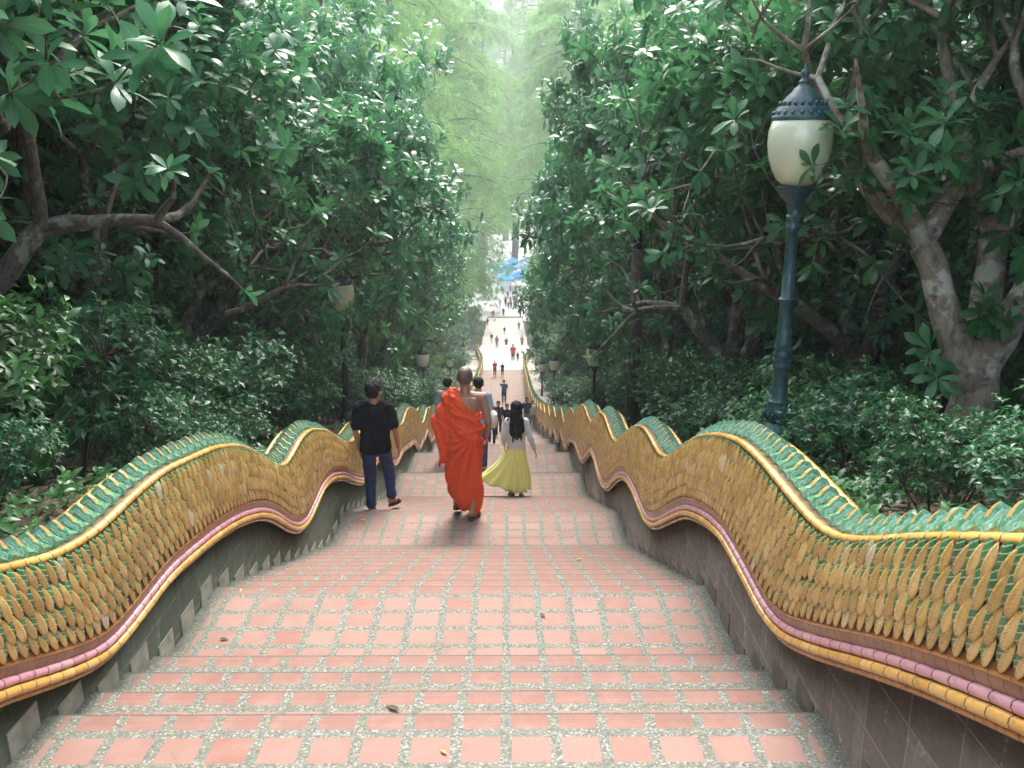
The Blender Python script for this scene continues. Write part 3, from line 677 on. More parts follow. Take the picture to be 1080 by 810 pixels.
# ------------------------------------------------------------------ serpent balustrades
TR = {
 -1: dict(
  top=[(-1, -.40), (.5, -.75), (1.6, -1.06), (2.3, -1.28), (2.87, -1.46), (3.25, -1.60), (3.63, -1.66), (4.1, -1.65), (4.45, -1.67), (4.8, -1.74), (5.2, -1.81), (5.66, -1.95), (6.02, -2.12), (6.36, -2.32), (6.68, -2.49), (6.91, -2.55), (7.16, -2.52), (7.46, -2.49), (7.83, -2.54), (8.55, -2.79), (9.27, -3.14), (9.7, -3.32), (10.1, -3.38), (10.9, -3.44), (11.6, -3.68), (12.3, -4.0), (12.94, -4.15), (13.5, -4.24), (14.3, -4.58), (14.75, -4.68), (15.2, -4.63), (16.0, -4.68), (17.36, -5.15)],
  pink=[(-1, -.8), (.5, -1.15), (1.6, -1.46), (2.3, -1.66), (2.76, -1.83), (3.14, -2.01), (3.54, -2.17), (3.95, -2.17), (4.3, -2.16), (4.7, -2.22), (5.07, -2.28), (5.54, -2.39), (6.02, -2.55), (6.39, -2.74), (6.71, -2.96), (7.08, -3.16), (7.43, -3.23), (7.75, -3.2), (8.09, -3.17), (8.53, -3.24), (9.18, -3.47), (9.85, -3.79), (10.4, -4.02), (10.9, -4.08), (11.6, -4.16), (12.2, -4.34), (12.9, -4.7), (13.6, -4.95), (14.3, -5.0), (15.1, -5.18), (16.0, -5.45), (17.3, -5.75)]),
 1: dict(
  top=[(-1, -.25), (.5, -.55), (1.3, -.72), (1.9, -.90), (2.12, -1.0), (2.49, -1.17), (2.84, -1.35), (3.07, -1.44), (3.3, -1.48), (3.74, -1.48), (4.03, -1.48), (4.42, -1.51), (4.86, -1.62), (5.38, -1.8), (5.92, -2.06), (6.4, -2.32), (6.83, -2.43), (7.18, -2.42), (7.64, -2.46), (8.1, -2.60), (8.88, -2.94), (9.45, -3.24), (9.85, -3.31), (10.7, -3.30), (11.23, -3.40), (11.73, -3.62), (12.3, -3.90), (12.8, -3.98), (13.5, -4.0), (14.01, -4.12), (14.8, -4.43), (15.47, -4.74), (16.57, -4.88), (17.47, -5.12)],
  pink=[(-1, -.62), (.5, -.92), (1.3, -1.09), (1.8, -1.27), (2.2, -1.44), (2.51, -1.58), (2.91, -1.78), (3.22, -1.93), (3.5, -2.05), (3.72, -2.09), (4.1, -2.07), (4.6, -2.07), (5.11, -2.19), (5.62, -2.37), (6.2, -2.68), (6.61, -2.91), (6.99, -3.07), (7.34, -3.13), (7.8, -3.13), (8.3, -3.18), (8.79, -3.32), (9.29, -3.55), (9.86, -3.88), (10.37, -4.08), (10.9, -4.14), (11.5, -4.11), (12.14, -4.2), (12.7, -4.5), (13.2, -4.76), (13.7, -4.93), (14.4, -4.98), (15.2, -5.1), (16.2, -5.45), (17.5, -5.8)])}
def gauss(ys, zs, sig):
    st = ys[1] - ys[0]; n = int(3 * sig / st); k = np.exp(-.5 * (np.arange(-n, n + 1) * st / sig) ** 2); k /= k.sum()
    # remove the trend first so that the ends do not bend
    tr = np.polyfit(ys, zs, 1); d = zs - np.polyval(tr, ys)
    return np.convolve(np.pad(d, n, mode='edge'), k, 'valid') + np.polyval(tr, ys)
def curves(side, yend=104.0, dy=.05):
    ys = np.arange(-1.0, yend, dy); out = {}
    per = 3.02
    for key in ('top', 'pink'):
        P = np.array(TR[side][key]); near = np.interp(ys, P[:, 0], P[:, 1])
        ph = 15.1 if key == 'top' else 14.2      # a trough of the wave
        Ft = np.interp(ys, _ys, np.convolve(np.pad(_raw, 20, mode='edge'), np.ones(41) / 41, 'valid'))
        off = .93 if key == 'top' else .47
        per_ = per
        far = Ft + off - .17 * np.cos(2 * math.pi * (ys - ph) / per_) * np.clip(1 - (ys - 60) / 120, .5, 1)
        w = np.clip((ys - 15.6) / 1.4, 0, 1)
        out[key] = near * (1 - w) + far * w
        out[key] = gauss(ys, out[key], .13)
    out['pink'] = np.minimum(out['pink'], out['top'] - .33)
    return ys, out['top'], out['pink']
def nz_(v): return noise.noise(Vector((v * 1.7, .3, .6)))
def balustrade(side, label):
    ys, zt, zp = curves(side)
    root = empty('serpent_balustrade', (side * HW0, 0, 0)); tag(root, label, 'balustrade', 'serpent balustrades along the steps')
    hws = np.array([hw(y) for y in ys])
    def W(y, z_, o):           # o = offset towards the steps, in root space
        return (side * (np.interp(y, ys, hws) - HW0) - side * o, y, z_)
    n = len(ys); dy = ys[1] - ys[0]
    st = np.gradient(zt, dy); sp_ = np.gradient(zp, dy)
    arc = np.concatenate([[0], np.cumsum(np.sqrt(1 + ((st + sp_) / 2)[1:] ** 2) * dy)])
    nt = np.sqrt(1 + st ** 2); npn = np.sqrt(1 + sp_ ** 2)
    def offs(base, slope, nn, d):   # curve moved by d across its own direction
        return ys - slope / nn * d, base + d / nn
    flip = side > 0
    def strip(rows, name, mat, us=None, smooth=True, auto=None, step=1):
        # rows: list of (y array, z array, o scalar or array)
        V = []; UV = []; k = len(rows)
        sel = list(range(0, n, step))
        for i in sel:
            for r, (yy, zz, oo) in enumerate(rows):
                o_ = oo if np.isscalar(oo) else oo[i]
                V.append(W(yy[i], zz[i], o_)); UV.append((arc[i], zz[i]))
        Fc = []
        for a in range(len(sel) - 1):
            for r in range(k - 1):
                q = (a * k + r, a * k + r + 1, (a + 1) * k + r + 1, (a + 1) * k + r)
                Fc.append(q if flip else q[::-1])
        me = mesh_np(name, V, np.array(Fc), mat, uv=UV, smooth=smooth)
        if auto: me.set_sharp_from_angle(angle=R(auto))
        return link(name, me, root)
    # plinth wall: from below the steps up to under the ropes
    zb = np.array([min(floor_at(y), floor_at(y + .3)) - .5 for y in ys])
    ybot, zbot = offs(zp, sp_, npn, -.075)
    V = []; UV = []; Fc = []
    for i in range(n):
        top_i = zbot[i] + .02
        for r, (z_, o_) in enumerate([(zb[i], 0.0), (top_i, 0.0), (top_i, -.24), (zb[i] - .3, -.24)]):
            V.append(W(ybot[i], z_, o_)); UV.append((ybot[i], z_ + (.4 if r > 1 else 0)))
    for i in range(n - 1):
        for r in range(3):
            q = (i * 4 + r, i * 4 + r + 1, (i + 1) * 4 + r + 1, (i + 1) * 4 + r); Fc.append(q if flip else q[::-1])
    Fc = [q for q in Fc] + [(0, 1, 2, 3)] 
    me = mesh_np('plinth_wall', V, np.array(Fc), M['plinth_left' if side < 0 else 'plinth_right'], uv=UV, smooth=False); link('plinth_wall', me, root)
    # light skirting slabs just over every tread
    mb = MB()
    for a, b, zz in treads:
        if b > 40 or b < .5: continue
        cuts = [(a, b)] if b - a < .5 else [(a + (b - a) * k / round((b - a) / .33), a + (b - a) * (k + 1) / round((b - a) / .33)) for k in range(round((b - a) / .33))]
        for (c, d) in cuts:
            hgt = .10 + .035 * random.random()
            if random.random() < (.3 if b - a > .5 else .08): continue
            mb.box(W((c + d) / 2, zz + hgt / 2 + .0, .0), (.012, (d - c) * .6, hgt))
    pm = bpy.data.meshes.new('x'); tmpb = bmesh.new(); tmpb.from_mesh(me); uvl = tmpb.loops.layers.uv.verify(); vs_ = [tmpb.verts.new(v) for v in mb.v]
    for q in mb.f:
        f_ = tmpb.faces.new([vs_[i] for i in q]); f_.material_index = 1
    tmpb.to_mesh(me); tmpb.free(); me.materials.append(M['skirt'] if side < 0 else M['skirt_dark'])
    # body of the serpent
    yb0, zb0 = offs(zp, sp_, npn, -.07); yb1, zb1 = offs(zp, sp_, npn, .03); yb2, zb2 = offs(zp, sp_, npn, .09)
    ym, zm = (ys, (zp + .09 + zt) / 2); yq, zq = (ys, zp + .09 + (zt - zp - .09) * .8)
    strip([(yb0, zb0, -.01), (yb1, zb1, .035), (yb2, zb2, .04), (ym, zm, .055), (yq, zq, .045), (ys, zt, .025), (ys, zt + .022, -.03), (ys, zt + .028, -.09), (ys, zt + .022, -.16), (ys, zt, -.19),
           (ym, zm, -.24), (yb2, zb2, -.23), (yb0, zb0, -.20)], 'body', M['mortar'])
    # ropes
    def rope(name, mat, base, slope, nn, d, o, r, nseg=8, seg=.1, step=1):
        yy, zz = offs(base, slope, nn, d)
        V = []; UV = []; sel = list(range(0, n, step)); k = nseg
        for i in sel:
            t = Vector((0, 1, slope[i])).normalized(); u = Vector((0, -t.z, t.y))
            c = Vector(W(yy[i], zz[i], o))
            fr = (arc[i] / seg) % 1; rr = r * (1 - .10 * (abs(fr - .5) > .38))
            for j in range(k):
                a = 2 * math.pi * j / k; p = c + u * math.sin(a) * rr + Vector((1, 0, 0)) * math.cos(a) * rr
                V.append(p); UV.append((arc[i], j / k))
        Fc = [(a * k + j, a * k + (j + 1) % k, (a + 1) * k + (j + 1) % k, (a + 1) * k + j) for a in range(len(sel) - 1) for j in range(k)]
        return link(name, mesh_np(name, V, np.array(Fc), mat, uv=UV), root)
    rope('rim_rope', M['rope_yellow'], zt, st, nt, .010, .022, .021)
    rope('rim_rope', M['rope_yellow'], zt, st, nt, .010, -.195, .019)
    rope('pink_rope', M['rope_pink'], zp, sp_, npn, 0, .050, .0185, seg=.085)
    rope('base_rope', M['rope_yellow'], zp, sp_, npn, -.038, .058, .021, seg=.12)
    rope('lower_rope', M['rope_orange'], zp, sp_, npn, -.070, .040, .015, seg=.12)
    rope('thin_rope', M['rope_orange'], zp, sp_, npn, .062, .055, .0085)
    strip([offs(zp, sp_, npn, .012) + (.047,), offs(zp, sp_, npn, .040) + (.060,), offs(zp, sp_, npn, .088) + (.056,), offs(zp, sp_, npn, .094) + (.044,)], 'band', M['band'])
    # scales
    def lens(L, Wd, H, kk=4, cross=(-1, 0, 1)):
        P = [(0, 0, 0)]; U = [(.5, 0)]
        for a in range(1, kk):
            v = a / kk; w = Wd / 2 * math.sin(math.pi * v) ** .62
            for c in cross:
                P.append((c * w, v * L, H * (1 - c * c * .95) * math.sin(math.pi * v) ** .6)); U.append((.5 + .5 * c, v))
        P.append((0, L, 0)); U.append((.5, 1)); nc = len(cross)
        T = []
        for c in range(nc - 1): T.append((0, 1 + c + 1, 1 + c, 1 + c))
        for a in range(kk - 2):
            for c in range(nc - 1):
                b = 1 + a * nc + c; T.append((b, b + 1, b + nc + 1, b + nc))
        e = len(P) - 1; b = 1 + (kk - 2) * nc
        for c in range(nc - 1): T.append((b + c, b + c + 1, e, e))
        return np.array(P, float), np.array(U), T
    PY, UY, TY = lens(.146, .043, .0210, 7, (-1, -.45, .2, 1)); PG, UG, TG = lens(.128, .062, .0110, 5)
    Vy = []; Uy = []; Vg = []; Ug = []
    total = arc[-1]; pitch = .073
    s = .05; ci = 0
    while s < total - .3:
        y0 = np.interp(s, arc, ys)
        for half in (0,):
            yc = np.interp(s + half * pitch / 2, arc, ys)
            b = np.interp(yc, ys, zp) + .10; t = np.interp(yc, ys, zt); slp = (np.interp(yc, ys, st) + np.interp(yc, ys, sp_)) / 2
            T = Vector((0, 1, slp)).normalized(); U = Vector((0, -T.z, T.y)); N = Vector((-side, 0, 0))
            b -= .034; span = t - b; rows = max(3, round(span / .090)); rp = span / rows
            far = yc > 45
            for r in range(rows):
                tt = (r + .40) * rp
                bul = .052 + .012 * math.sin(math.pi * min(1, tt / span))
                if tt > span * .8: bul = .054
                c0 = Vector(W(yc, b + tt - .055 * T.y, bul + .006))
                lean = R(27 + 5 * nz_(yc)); A = (Vector((0, -math.sin(lean), math.cos(lean))) + U * .25).normalized(); B = A.cross(N)   # across
                jit = random.uniform(-.07, .07); A2 = (A + B * jit - N * .04).normalized(); B2 = A2.cross(N)
                sc = random.uniform(.92, 1.08)
                if tt < rp * .6: c0 += U * .022; sc *= .78
                sc = max(.35, min(sc, (span + .012 - tt + .055) / .134))
                s_ = 1 if B2.y > 0 else -1
                Bf = B2 * s_                                       # away from the camera end
                Nt = (N + A2 * -.20).normalized()
                Am = np.array([Bf[:], A2[:], Nt[:]])
                Vy.append((PY * sc) @ Am + np.array(c0[:])); Uy.append(UY)
                if not far:
                    Vg.append((PG * sc) @ Am + np.array((c0 + Bf * .036 * sc + A2 * .004 - N * .004)[:])); Ug.append(UG)
        s += pitch; ci += 1
    def inst(V, U, T, name, mat):
        k = len(V); nv = len(V[0]); Tn = np.array(T)
        Fq = (Tn[None] + (np.arange(k) * nv)[:, None, None]).reshape(-1, 4)
        tri = (Fq[:, 2] == Fq[:, 3]); 
        me = mesh_np(name, np.concatenate(V), [Fq[~tri], Fq[tri][:, :3]], mat, uv=np.concatenate(U), attrs={'rnd': np.repeat(np.random.default_rng(4).uniform(0, 1, k), nv)}); return link(name, me, root)
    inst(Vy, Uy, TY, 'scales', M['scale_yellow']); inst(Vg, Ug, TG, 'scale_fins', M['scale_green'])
    # crest of overlapping green plates along the back
    Vc = []; Fc = []; Fm = []
    s = .05
    cp = .112
    while s < total - .3:
        yc = np.interp(s, arc, ys); zc = np.interp(yc, ys, zt); slp = np.interp(yc, ys, st)
        T = Vector((0, 1, slp)).normalized(); U = Vector((0, -T.z, T.y))
        U = (U + Vector((0, 0, .25))).normalized()
        c = Vector(W(yc, zc, -.088)); X = Vector((1, 0, 0)); c += U * .018
        wd = .150; j = random.uniform(.93, 1.07)
        # front arch outline (facing the uphill end) and lower back outline
        prof = [(-.5, 0), (-.52, .026), (-.44, .044), (-.28, .050), (-.16, .072), (0, .090), (.16, .072), (.28, .050), (.44, .044), (.52, .026), (.5, 0)]
        def P(px, pz, d): return c + X * (px * wd) + U * (pz * j) + T * d
        base = len(Vc)
        for px, pz in prof: Vc.append(P(px, pz, -.012 + abs(px) * .02 + pz * .35))
        for px, pz in prof: Vc.append(P(px * .94, pz * .93, .032 + pz * .2))
        for px, pz in prof: Vc.append(P(px * .86, pz * .25, .118))
        k = len(prof)
        Fc.append([base + i for i in range(k)]); Fm.append(0)
        for r in range(2):
            for i in range(k - 1):
                Fc.append([base + r * k + i, base + r * k + i + 1, base + (r + 1) * k + i + 1, base + (r + 1) * k + i]); Fm.append(1 if (r == 0 and 3 <= i <= 6) else 0)
        if yc < 25:
            for sc_, dd, mm in ((.78, -.020, 2), (.60, -.026, 0), (.36, -.032, 2), (.2, -.037, 0)):
                b2 = len(Vc)
                for px, pz in prof: Vc.append(P(px * sc_, .006 + pz * sc_ * .92, dd + .008 + abs(px) * .02 + pz * sc_ * .35))
                for px, pz in prof: Vc.append(P(px * (sc_ + .04), .006 + pz * (sc_ + .04) * .92, dd + .022 + pz * sc_ * .35))
                Fc.append([b2 + i for i in range(k)]); Fm.append(mm)
                for i in range(k - 1): Fc.append([b2 + i, b2 + i + 1, b2 + k + i + 1, b2 + k + i]); Fm.append(mm)
        s += cp
    me = bpy.data.meshes.new('crest'); me.from_pydata([tuple(v) for v in Vc], [], Fc)
    for m in (M['crest'], M['crest_orange'], M['crest_pale']): me.materials.append(m)
    me.polygons.foreach_set('material_index', Fm); me.update(); link('crest', me, root)
    return root
M['skirt_dark'] = simple('skirt_dark', (.155, .135, .11), .6, .3, 9, .4, 40)
balustrade(-1, 'glazed serpent balustrade on a mossy green stone wall, left of the steps')
balustrade(1, 'glazed serpent balustrade on a brown stone wall, right of the steps')
# ------------------------------------------------------------------ vegetation
def leaf_template(L=1.0, W=.36, fold=.12, droop=.25, obov=.62, seg=3):
    """points along the midrib with side points; returns verts, quads (tris as repeated vertex), lx"""
    V = []; lx = []; ts = [i / seg for i in range(seg + 1)]
    def wid(t):
        e = math.log(.5) / math.log(obov)
        return W / 2 * (math.sin(math.pi * t ** e) ** .72 if 0 < t < 1 else 0)
    for t in ts:
        zc = -droop * t * t * L + .04 * L * math.sin(math.pi * t)
        y = t * L * (1 - .1 * t * droop)
        V.append((0, y, zc)); lx.append(0)
        if 0 < t < 1:
            w = wid(t); V.append((-w, y, zc + fold * w)); lx.append(1); V.append((w, y, zc + fold * w)); lx.append(1)
    T = []
    m = [0] + [1 + 3 * i for i in range(seg - 1)] + [len(V) - 1]
    T.append((m[0], m[1], m[1] + 1, m[1] + 1)); T.append((m[0], m[1] + 2, m[1], m[1]))
    for i in range(1, seg - 1):
        a, b = m[i], m[i + 1]; T.append((a, b, b + 1, a + 1)); T.append((a, a + 2, b + 2, b))
    a, b = m[-2], m[-1]; T.append((a, b, a + 1, a + 1)); T.append((a, a + 2, b, b))
    return np.array(V), np.array(T), np.array(lx, float)
def place_leaves(tmpl, P, D, N, S, rnd):
    """P positions, D directions, N normals (approx), S scales -> verts, faces, attrs"""
    V, T, lx = tmpl; P = np.asarray(P); D = np.asarray(D); N = np.asarray(N); S = np.asarray(S)
    D = D / (np.linalg.norm(D, axis=1, keepdims=True) + 1e-9)
    X = np.cross(D, N); X /= (np.linalg.norm(X, axis=1, keepdims=True) + 1e-9); Z = np.cross(X, D)
    k = len(P); nv = len(V)
    W_ = (V[None, :, 0:1] * X[:, None] + V[None, :, 1:2] * D[:, None] + V[None, :, 2:3] * Z[:, None]) * S[:, None, None] + P[:, None]
    F_ = (T[None] + (np.arange(k) * nv)[:, None, None]).reshape(-1, 4)
    return W_.reshape(-1, 3), F_, np.repeat(rnd, nv), np.tile(lx, k)
def leaf_mesh(name, parts, mat):
    V = []; Q = []; T3 = []; rn = []; lx = []; b = 0
    for v, f, r, l in parts:
        tri = f[:, 2] == f[:, 3]; Q.append(f[~tri] + b); T3.append(f[tri][:, :3] + b); V.append(v); rn.append(r); lx.append(l); b += len(v)
    return mesh_np(name, np.concatenate(V), [np.concatenate(Q), np.concatenate(T3)], mat, attrs={'rnd': np.concatenate(rn), 'lx': np.concatenate(lx)})
def whorls(rs, P, D, n, L, spread=(55, 95), jitter=.25):
    """rosettes of n leaves round each tip"""
    p = []; d = []; nn = []; s = []; r = []
    for i in range(len(P)):
        ax = np.array(D[i]); ax = ax / np.linalg.norm(ax)
        o = np.cross(ax, [.3, .2, .9] if abs(ax[2]) < .9 else [1, 0, 0]); o /= np.linalg.norm(o); q = np.cross(ax, o)
        base = rs.uniform(); ph = rs.uniform(0, 6.28); k = max(3, int(n + rs.integers(-2, 3)))
        ls = L * rs.uniform(.8, 1.15)
        for j in range(k):
            a = ph + j * 2.4; th = R(rs.uniform(*spread)) * (.55 + .45 * (j + 1) / k)
            dr = ax * math.cos(th) + (o * math.cos(a) + q * math.sin(a)) * math.sin(th)
            dr = dr + np.array([0, 0, -.12]) + rs.normal(0, jitter * .3, 3)
            p.append(np.array(P[i]) - ax * rs.uniform(0, .05)); d.append(dr); nn.append(ax * .8 + np.array([0, 0, .5]) + rs.normal(0, .2, 3))
            s.append(ls * rs.uniform(.65, 1.1)); r.append(min(1, max(0, base * .65 + rs.uniform(0, .35) + (0 if rs.uniform() > .015 else .6))))
    return np.array(p), np.array(d), np.array(nn), np.array(s), np.array(r)
class Tree:
    def __init__(s, seed): s.rs = np.random.default_rng(seed); s.mb = MB(); s.tips = []; s.side = []
    def branch(s, p, d, L, r, depth, maxd, gn=.35, up=.15, kids=(2, 3), ang=(25, 55), shrink=.78):
        rs = s.rs; k = 4 if depth > 2 else 6; pts = [Vector(p)]; rad = [r]; d = Vector(d).normalized(); cur = Vector(p)
        bend = Vector(rs.normal(0, 1, 3)) * gn
        for i in range(k):
            if cur.x > 1.7: d = (d + Vector((-.12 * (cur.x - 1.7) - .06, 0, .05))).normalized()
            d = (d + bend * (.35 if i % 2 else -.25) / k + Vector(rs.normal(0, 1, 3)) * gn / k + Vector((0, 0, up / k))).normalized()
            cur = cur + d * (L / k); pts.append(cur.copy()); rad.append(r + (r * .70 - r) * (i + 1) / k + (rs.uniform(-.06, .06) * r if depth < 3 else 0))
        zn = getattr(s, 'zone', None)
        if zn and depth >= 3 and zn(pts[-1]):
            if depth < 6: s.mb.tube(pts, [r * (1 - .2 * i) for i in range(len(pts))] if k == 4 else [r * (1 - .14 * i) for i in range(len(pts))], n=5, cap=False); s.extra = getattr(s, 'extra', []) + [(pts[-1][:], d[:])]
            return
        s.mb.tube(pts, rad, n=(10 if depth == 0 else 8 if depth == 1 else 6 if depth == 2 else 4 if depth < 5 else 3), cap=depth < 2)
        if depth >= maxd or (depth >= 3 and cur.x > 2.55):
            s.tips.append((cur[:], d[:]));
            for q_ in (1, 2):
                if rs.uniform() < .6: s.side.append((pts[q_][:], (d + Vector(rs.normal(0, .8, 3)))[:]))
            return
        if depth >= 4:
            s.side.append((pts[-2][:], (d + Vector(rs.normal(0, .9, 3)))[:]))
        nk = int(rs.integers(kids[0], kids[1] + 1)); ph = rs.uniform(0, 6.28); o = d.orthogonal().normalized(); q = d.cross(o)
        for j in range(nk):
            a = ph + 6.28 * j / nk + rs.uniform(-.4, .4); th = R(rs.uniform(*ang))
            nd = d * math.cos(th) + (o * math.cos(a) + q * math.sin(a)) * math.sin(th)
            s.branch(cur, nd, L * shrink * rs.uniform(.8, 1.2), r * .70 * (.92 if j == 0 else .76), depth + 1, maxd, gn, up * 1.05, kids, ang, shrink)
def finish_tree(t, name, leaf, bark, n, L, tmpl, spread=(50, 95), keep=None):
    ex = getattr(t, 'extra', [])
    if keep: t.tips = [q for q in t.tips if keep(q[0])]; t.side = [q for q in t.side if keep(q[0])]
    if name == 'champak' and len(tree_kinds) == 3: t.side += [q for q in ex if q[0][2] > .9]
    P = [a for a, b in t.tips] + [a for a, b in t.side]; D = [b for a, b in t.tips] + [b for a, b in t.side]
    p, d, nn, s, r = whorls(t.rs, P, D, n, L, spread)
    tm = t.mb.mesh(name + '_wood', bark)
    lm = leaf_mesh(name + '_leaves', [place_leaves(tmpl, p, d, nn, s, r)], leaf)
    return tm, lm
LEAF_BIG = leaf_template(1, .36, .14, .22, .66, 5)
LEAF_MED = leaf_template(1, .40, .25, .25, .55, 3)
LEAF_SMALL = leaf_template(1, .46, .3, .2, .5, 2)
# champak like trees: short gnarled trunk, fat forked limbs, rosettes of large leaves
tree_kinds = []
for sd, (h0, r0, lean, maxd, Ls, n) in enumerate([(.95, .18, (-.05, 0, 1), 7, 1.15, 8), (1.2, .15, (-.12, .1, 1), 7, 1.22, 8), (1.9, .14, (.05, -.12, 1), 7, 1.10, 8), (1.0, .16, (.1, .1, 1), 7, 1.28, 8)]):
    t = Tree(40 + sd)
    base = Vector((0, 0, -.4)); top = Vector((lean[0] * h0, lean[1] * h0, h0))
    pts = [base + (top - base) * (i / 6) + Vector(t.rs.normal(0, .03, 3)) * (i > 0) for i in range(7)]
    t.mb.tube(pts, [r0 * (1.25 if i == 0 else 1.12 if i == 1 else 1) * t.rs.uniform(.94, 1.06) for i in range(7)], n=12)
    ell(t.mb, pts[-1] - Vector((0, 0, .05)), (r0 * 1.02, r0 * 1.02, r0 * 1.5))
    kf = (lambda p: not (p[0] > .9 and p[2] < 4.3 and abs(p[1]) < 2.4)) if sd == 0 else (lambda p: not (p[0] > 1.6 and p[2] < 2.7))
    t.zone = (lambda p, kf=kf: not kf(p))
    nk = 3 if sd == 0 else 4; ph = t.rs.uniform(0, 6)
    for j in range(nk):
        a = ph + 6.28 * j / nk; th = R((27 if sd == 0 else 38) + (8 if sd == 0 else 12) * t.rs.uniform(-1, 1))
        t.branch(pts[-1] - Vector((0, 0, .12 if sd == 0 else .03)), (math.cos(a) * math.sin(th), math.sin(a) * math.sin(th), math.cos(th)), Ls, r0 * (.82 if sd == 0 else .70), 1, maxd, .55, .16, (2, 3), (22, 56), .80)
    # the path side is kept trimmed below head height
    tree_kinds.append(finish_tree(t, 'champak', M['leaf_big'], M['bark'], n, .225, LEAF_BIG, keep=kf))
    print('tree', sd, len(t.tips), len(t.side), len(tree_kinds[-1][1].polygons), max(p[0][2] for p in t.tips), max(abs(p[0][0]) for p in t.tips))
def put(kind, x, y, rz, s, label, group, name='leafy_tree', z=None, cat='tree', parts=('trunk', 'crown'), sz=None):
    r = empty(name, (x, y, ground(x, y) - .02 if z is None else z), rz); r.scale = (s, s, s if sz is None else sz)
    link(parts[0], kind[0], r); link(parts[1], kind[1], r); tag(r, label, cat, group); return r
# ------------------------------------------------------------------ the rows of trees
GL = 'trees crowding the left side of the steps'; GR = 'trees crowding the right side of the steps'
def row_tree(k, x, y, jit, sc, label, group, mirror=False, bark=None, z=None, sz=None):
    r = put(tree_kinds[k], x, y, (math.pi if x > 0 else 0) + jit, sc, label, group, z=z)
    r.scale = (sc, -sc if mirror else sc, sz or sc)
    if bark:
        o = [c for c in r.children if c.name.startswith('trunk')][0]; o.material_slots[0].link = 'OBJECT'; o.material_slots[0].material = bark
    return r
row_tree(0, 3.95, 6.75, .5, 1.0, 'pale barked tree forking low behind the near lamp', GR, bark=M['bark_pale'])
row_tree(1, 4.3, 10.2, .2, 1.0, 'leaning brown trunked tree between the near lamp and the forked pale tree', GR)
rowR = [(7.2, 2.4, 2, 4.0), (7.6, 5.0, 3, 1.1), (5.4, .2, 1, 1.1), (3.9, 13.8, 3, 1.9), (4.2, 17.0, 0, 4.4), (4.0, 20.6, 2, .7), (4.4, 24.2, 1, 2.9), (4.3, 28.5, 3, 5.2), (4.6, 33, 0, 1.5), (4.8, 38, 2, 3.3), (5.0, 44, 1, .2), (5.2, 51, 3, 2.2), (5.4, 58, 0, 4.0),
        (7.8, 9, 1, 3.0), (8.0, 13, 0, 5.5), (7.6, 17.5, 2, 1.2), (8.2, 22, 3, 2.2), (7.9, 27, 1, 4.4), (8.4, 33, 2, .3), (8.6, 40, 0, 2.0), (9, 48, 3, 5), (9, 56, 1, 1)]
rowL = [(-4.7, .2, 2, 2), (-4.3, 2.9, 3, 2.2), (-4.0, 6.6, 3, .6), (-4.4, 9.9, 2, 5.1), (-4.5, 13.0, 1, 3.6), (-4.2, 17.0, 1, 1.4), (-4.1, 20.6, 3, 4.0), (-4.4, 24.0, 2, 2.5), (-4.4, 28.4, 0, .9), (-4.6, 33, 1, 5.6), (-4.8, 38.5, 3, 3.1), (-5.0, 45, 2, 1.8), (-5.3, 52, 0, .4), (-5.6, 60, 1, 3.3),
        (-7.2, 4.6, 0, 4.6), (-7.8, 8.6, 1, .2), (-7.7, 12.6, 3, 2.7), (-8.1, 17, 2, 4.9), (-8.3, 22, 0, 1.1), (-8.4, 28, 3, 3.8), (-8.8, 35, 1, 2.0), (-9, 43, 2, 5.9), (-9.2, 52, 0, 2.8)]
rs_ = np.random.default_rng(5)
def tree_label(x, y, side):
    if abs(x) > 6: return 'tree in the second row in from the %s balustrade' % side, ' (second row)'
    if y > 29: return 'leafy tree far down the front row on the %s, its crown edging the bright gap' % side, ' (far end of the front row)'
    return {('left', 0): 'big leafy tree hanging over the top left corner of the view', ('left', 1): 'tree at the left edge behind the strap leaved plant', ('left', 2): 'leafy tree behind the first hump of the left balustrade', ('left', 3): 'tree behind the dip between the first two humps on the left', ('left', 4): 'tree just before the black lamp behind the man in black',
            ('left', 5): 'tree right behind the black lamp on the left', ('left', 6): 'second tree past the black lamp on the left', ('left', 7): 'third tree past the black lamp on the left', ('left', 8): 'fourth tree past the black lamp on the left',
            ('right', 0): 'tree at the right edge of the view above the light green shrub', ('right', 1): 'tree behind the viewer on the right whose branches reach the top right corner', ('right', 2): 'first tree beyond the leaning brown trunk on the right', ('right', 3): 'tree just before the plain dark post on the right',
            ('right', 4): 'tree just beyond the plain dark post on the right', ('right', 5): 'second tree beyond the plain dark post', ('right', 6): 'third tree beyond the plain dark post'}.get((side, tree_label.n), 'leafy tree in the middle of the front row on the %s' % side), ''
for rows, side, G in ((rowR, 'right', GR), (rowL, 'left', GL)):
    rows = sorted(rows, key=lambda t: (abs(t[0]) > 6, t[1]))
    for i, (x, y, k, rz) in enumerate(rows):
        tree_label.n = i; lab, ex = tree_label(x, y, side)
        sc_ = (1.0 if abs(x) < 6 else 1.3) * (1 + .006 * max(0, y - 8))
        need = (-ground(x, y) + .16 * y + .8) / 7.0; szz = max(sc_, min(2.3 if y < 20 or abs(x) > 6 else 1.55, need))
        row_tree(k, x * (1.05 if abs(x) < 6 else 1), y, float(rs_.uniform(-.7, .7)) * (.4 if y < 12 else 1), sc_, lab, G + ex, mirror=bool(i % 2), sz=szz)
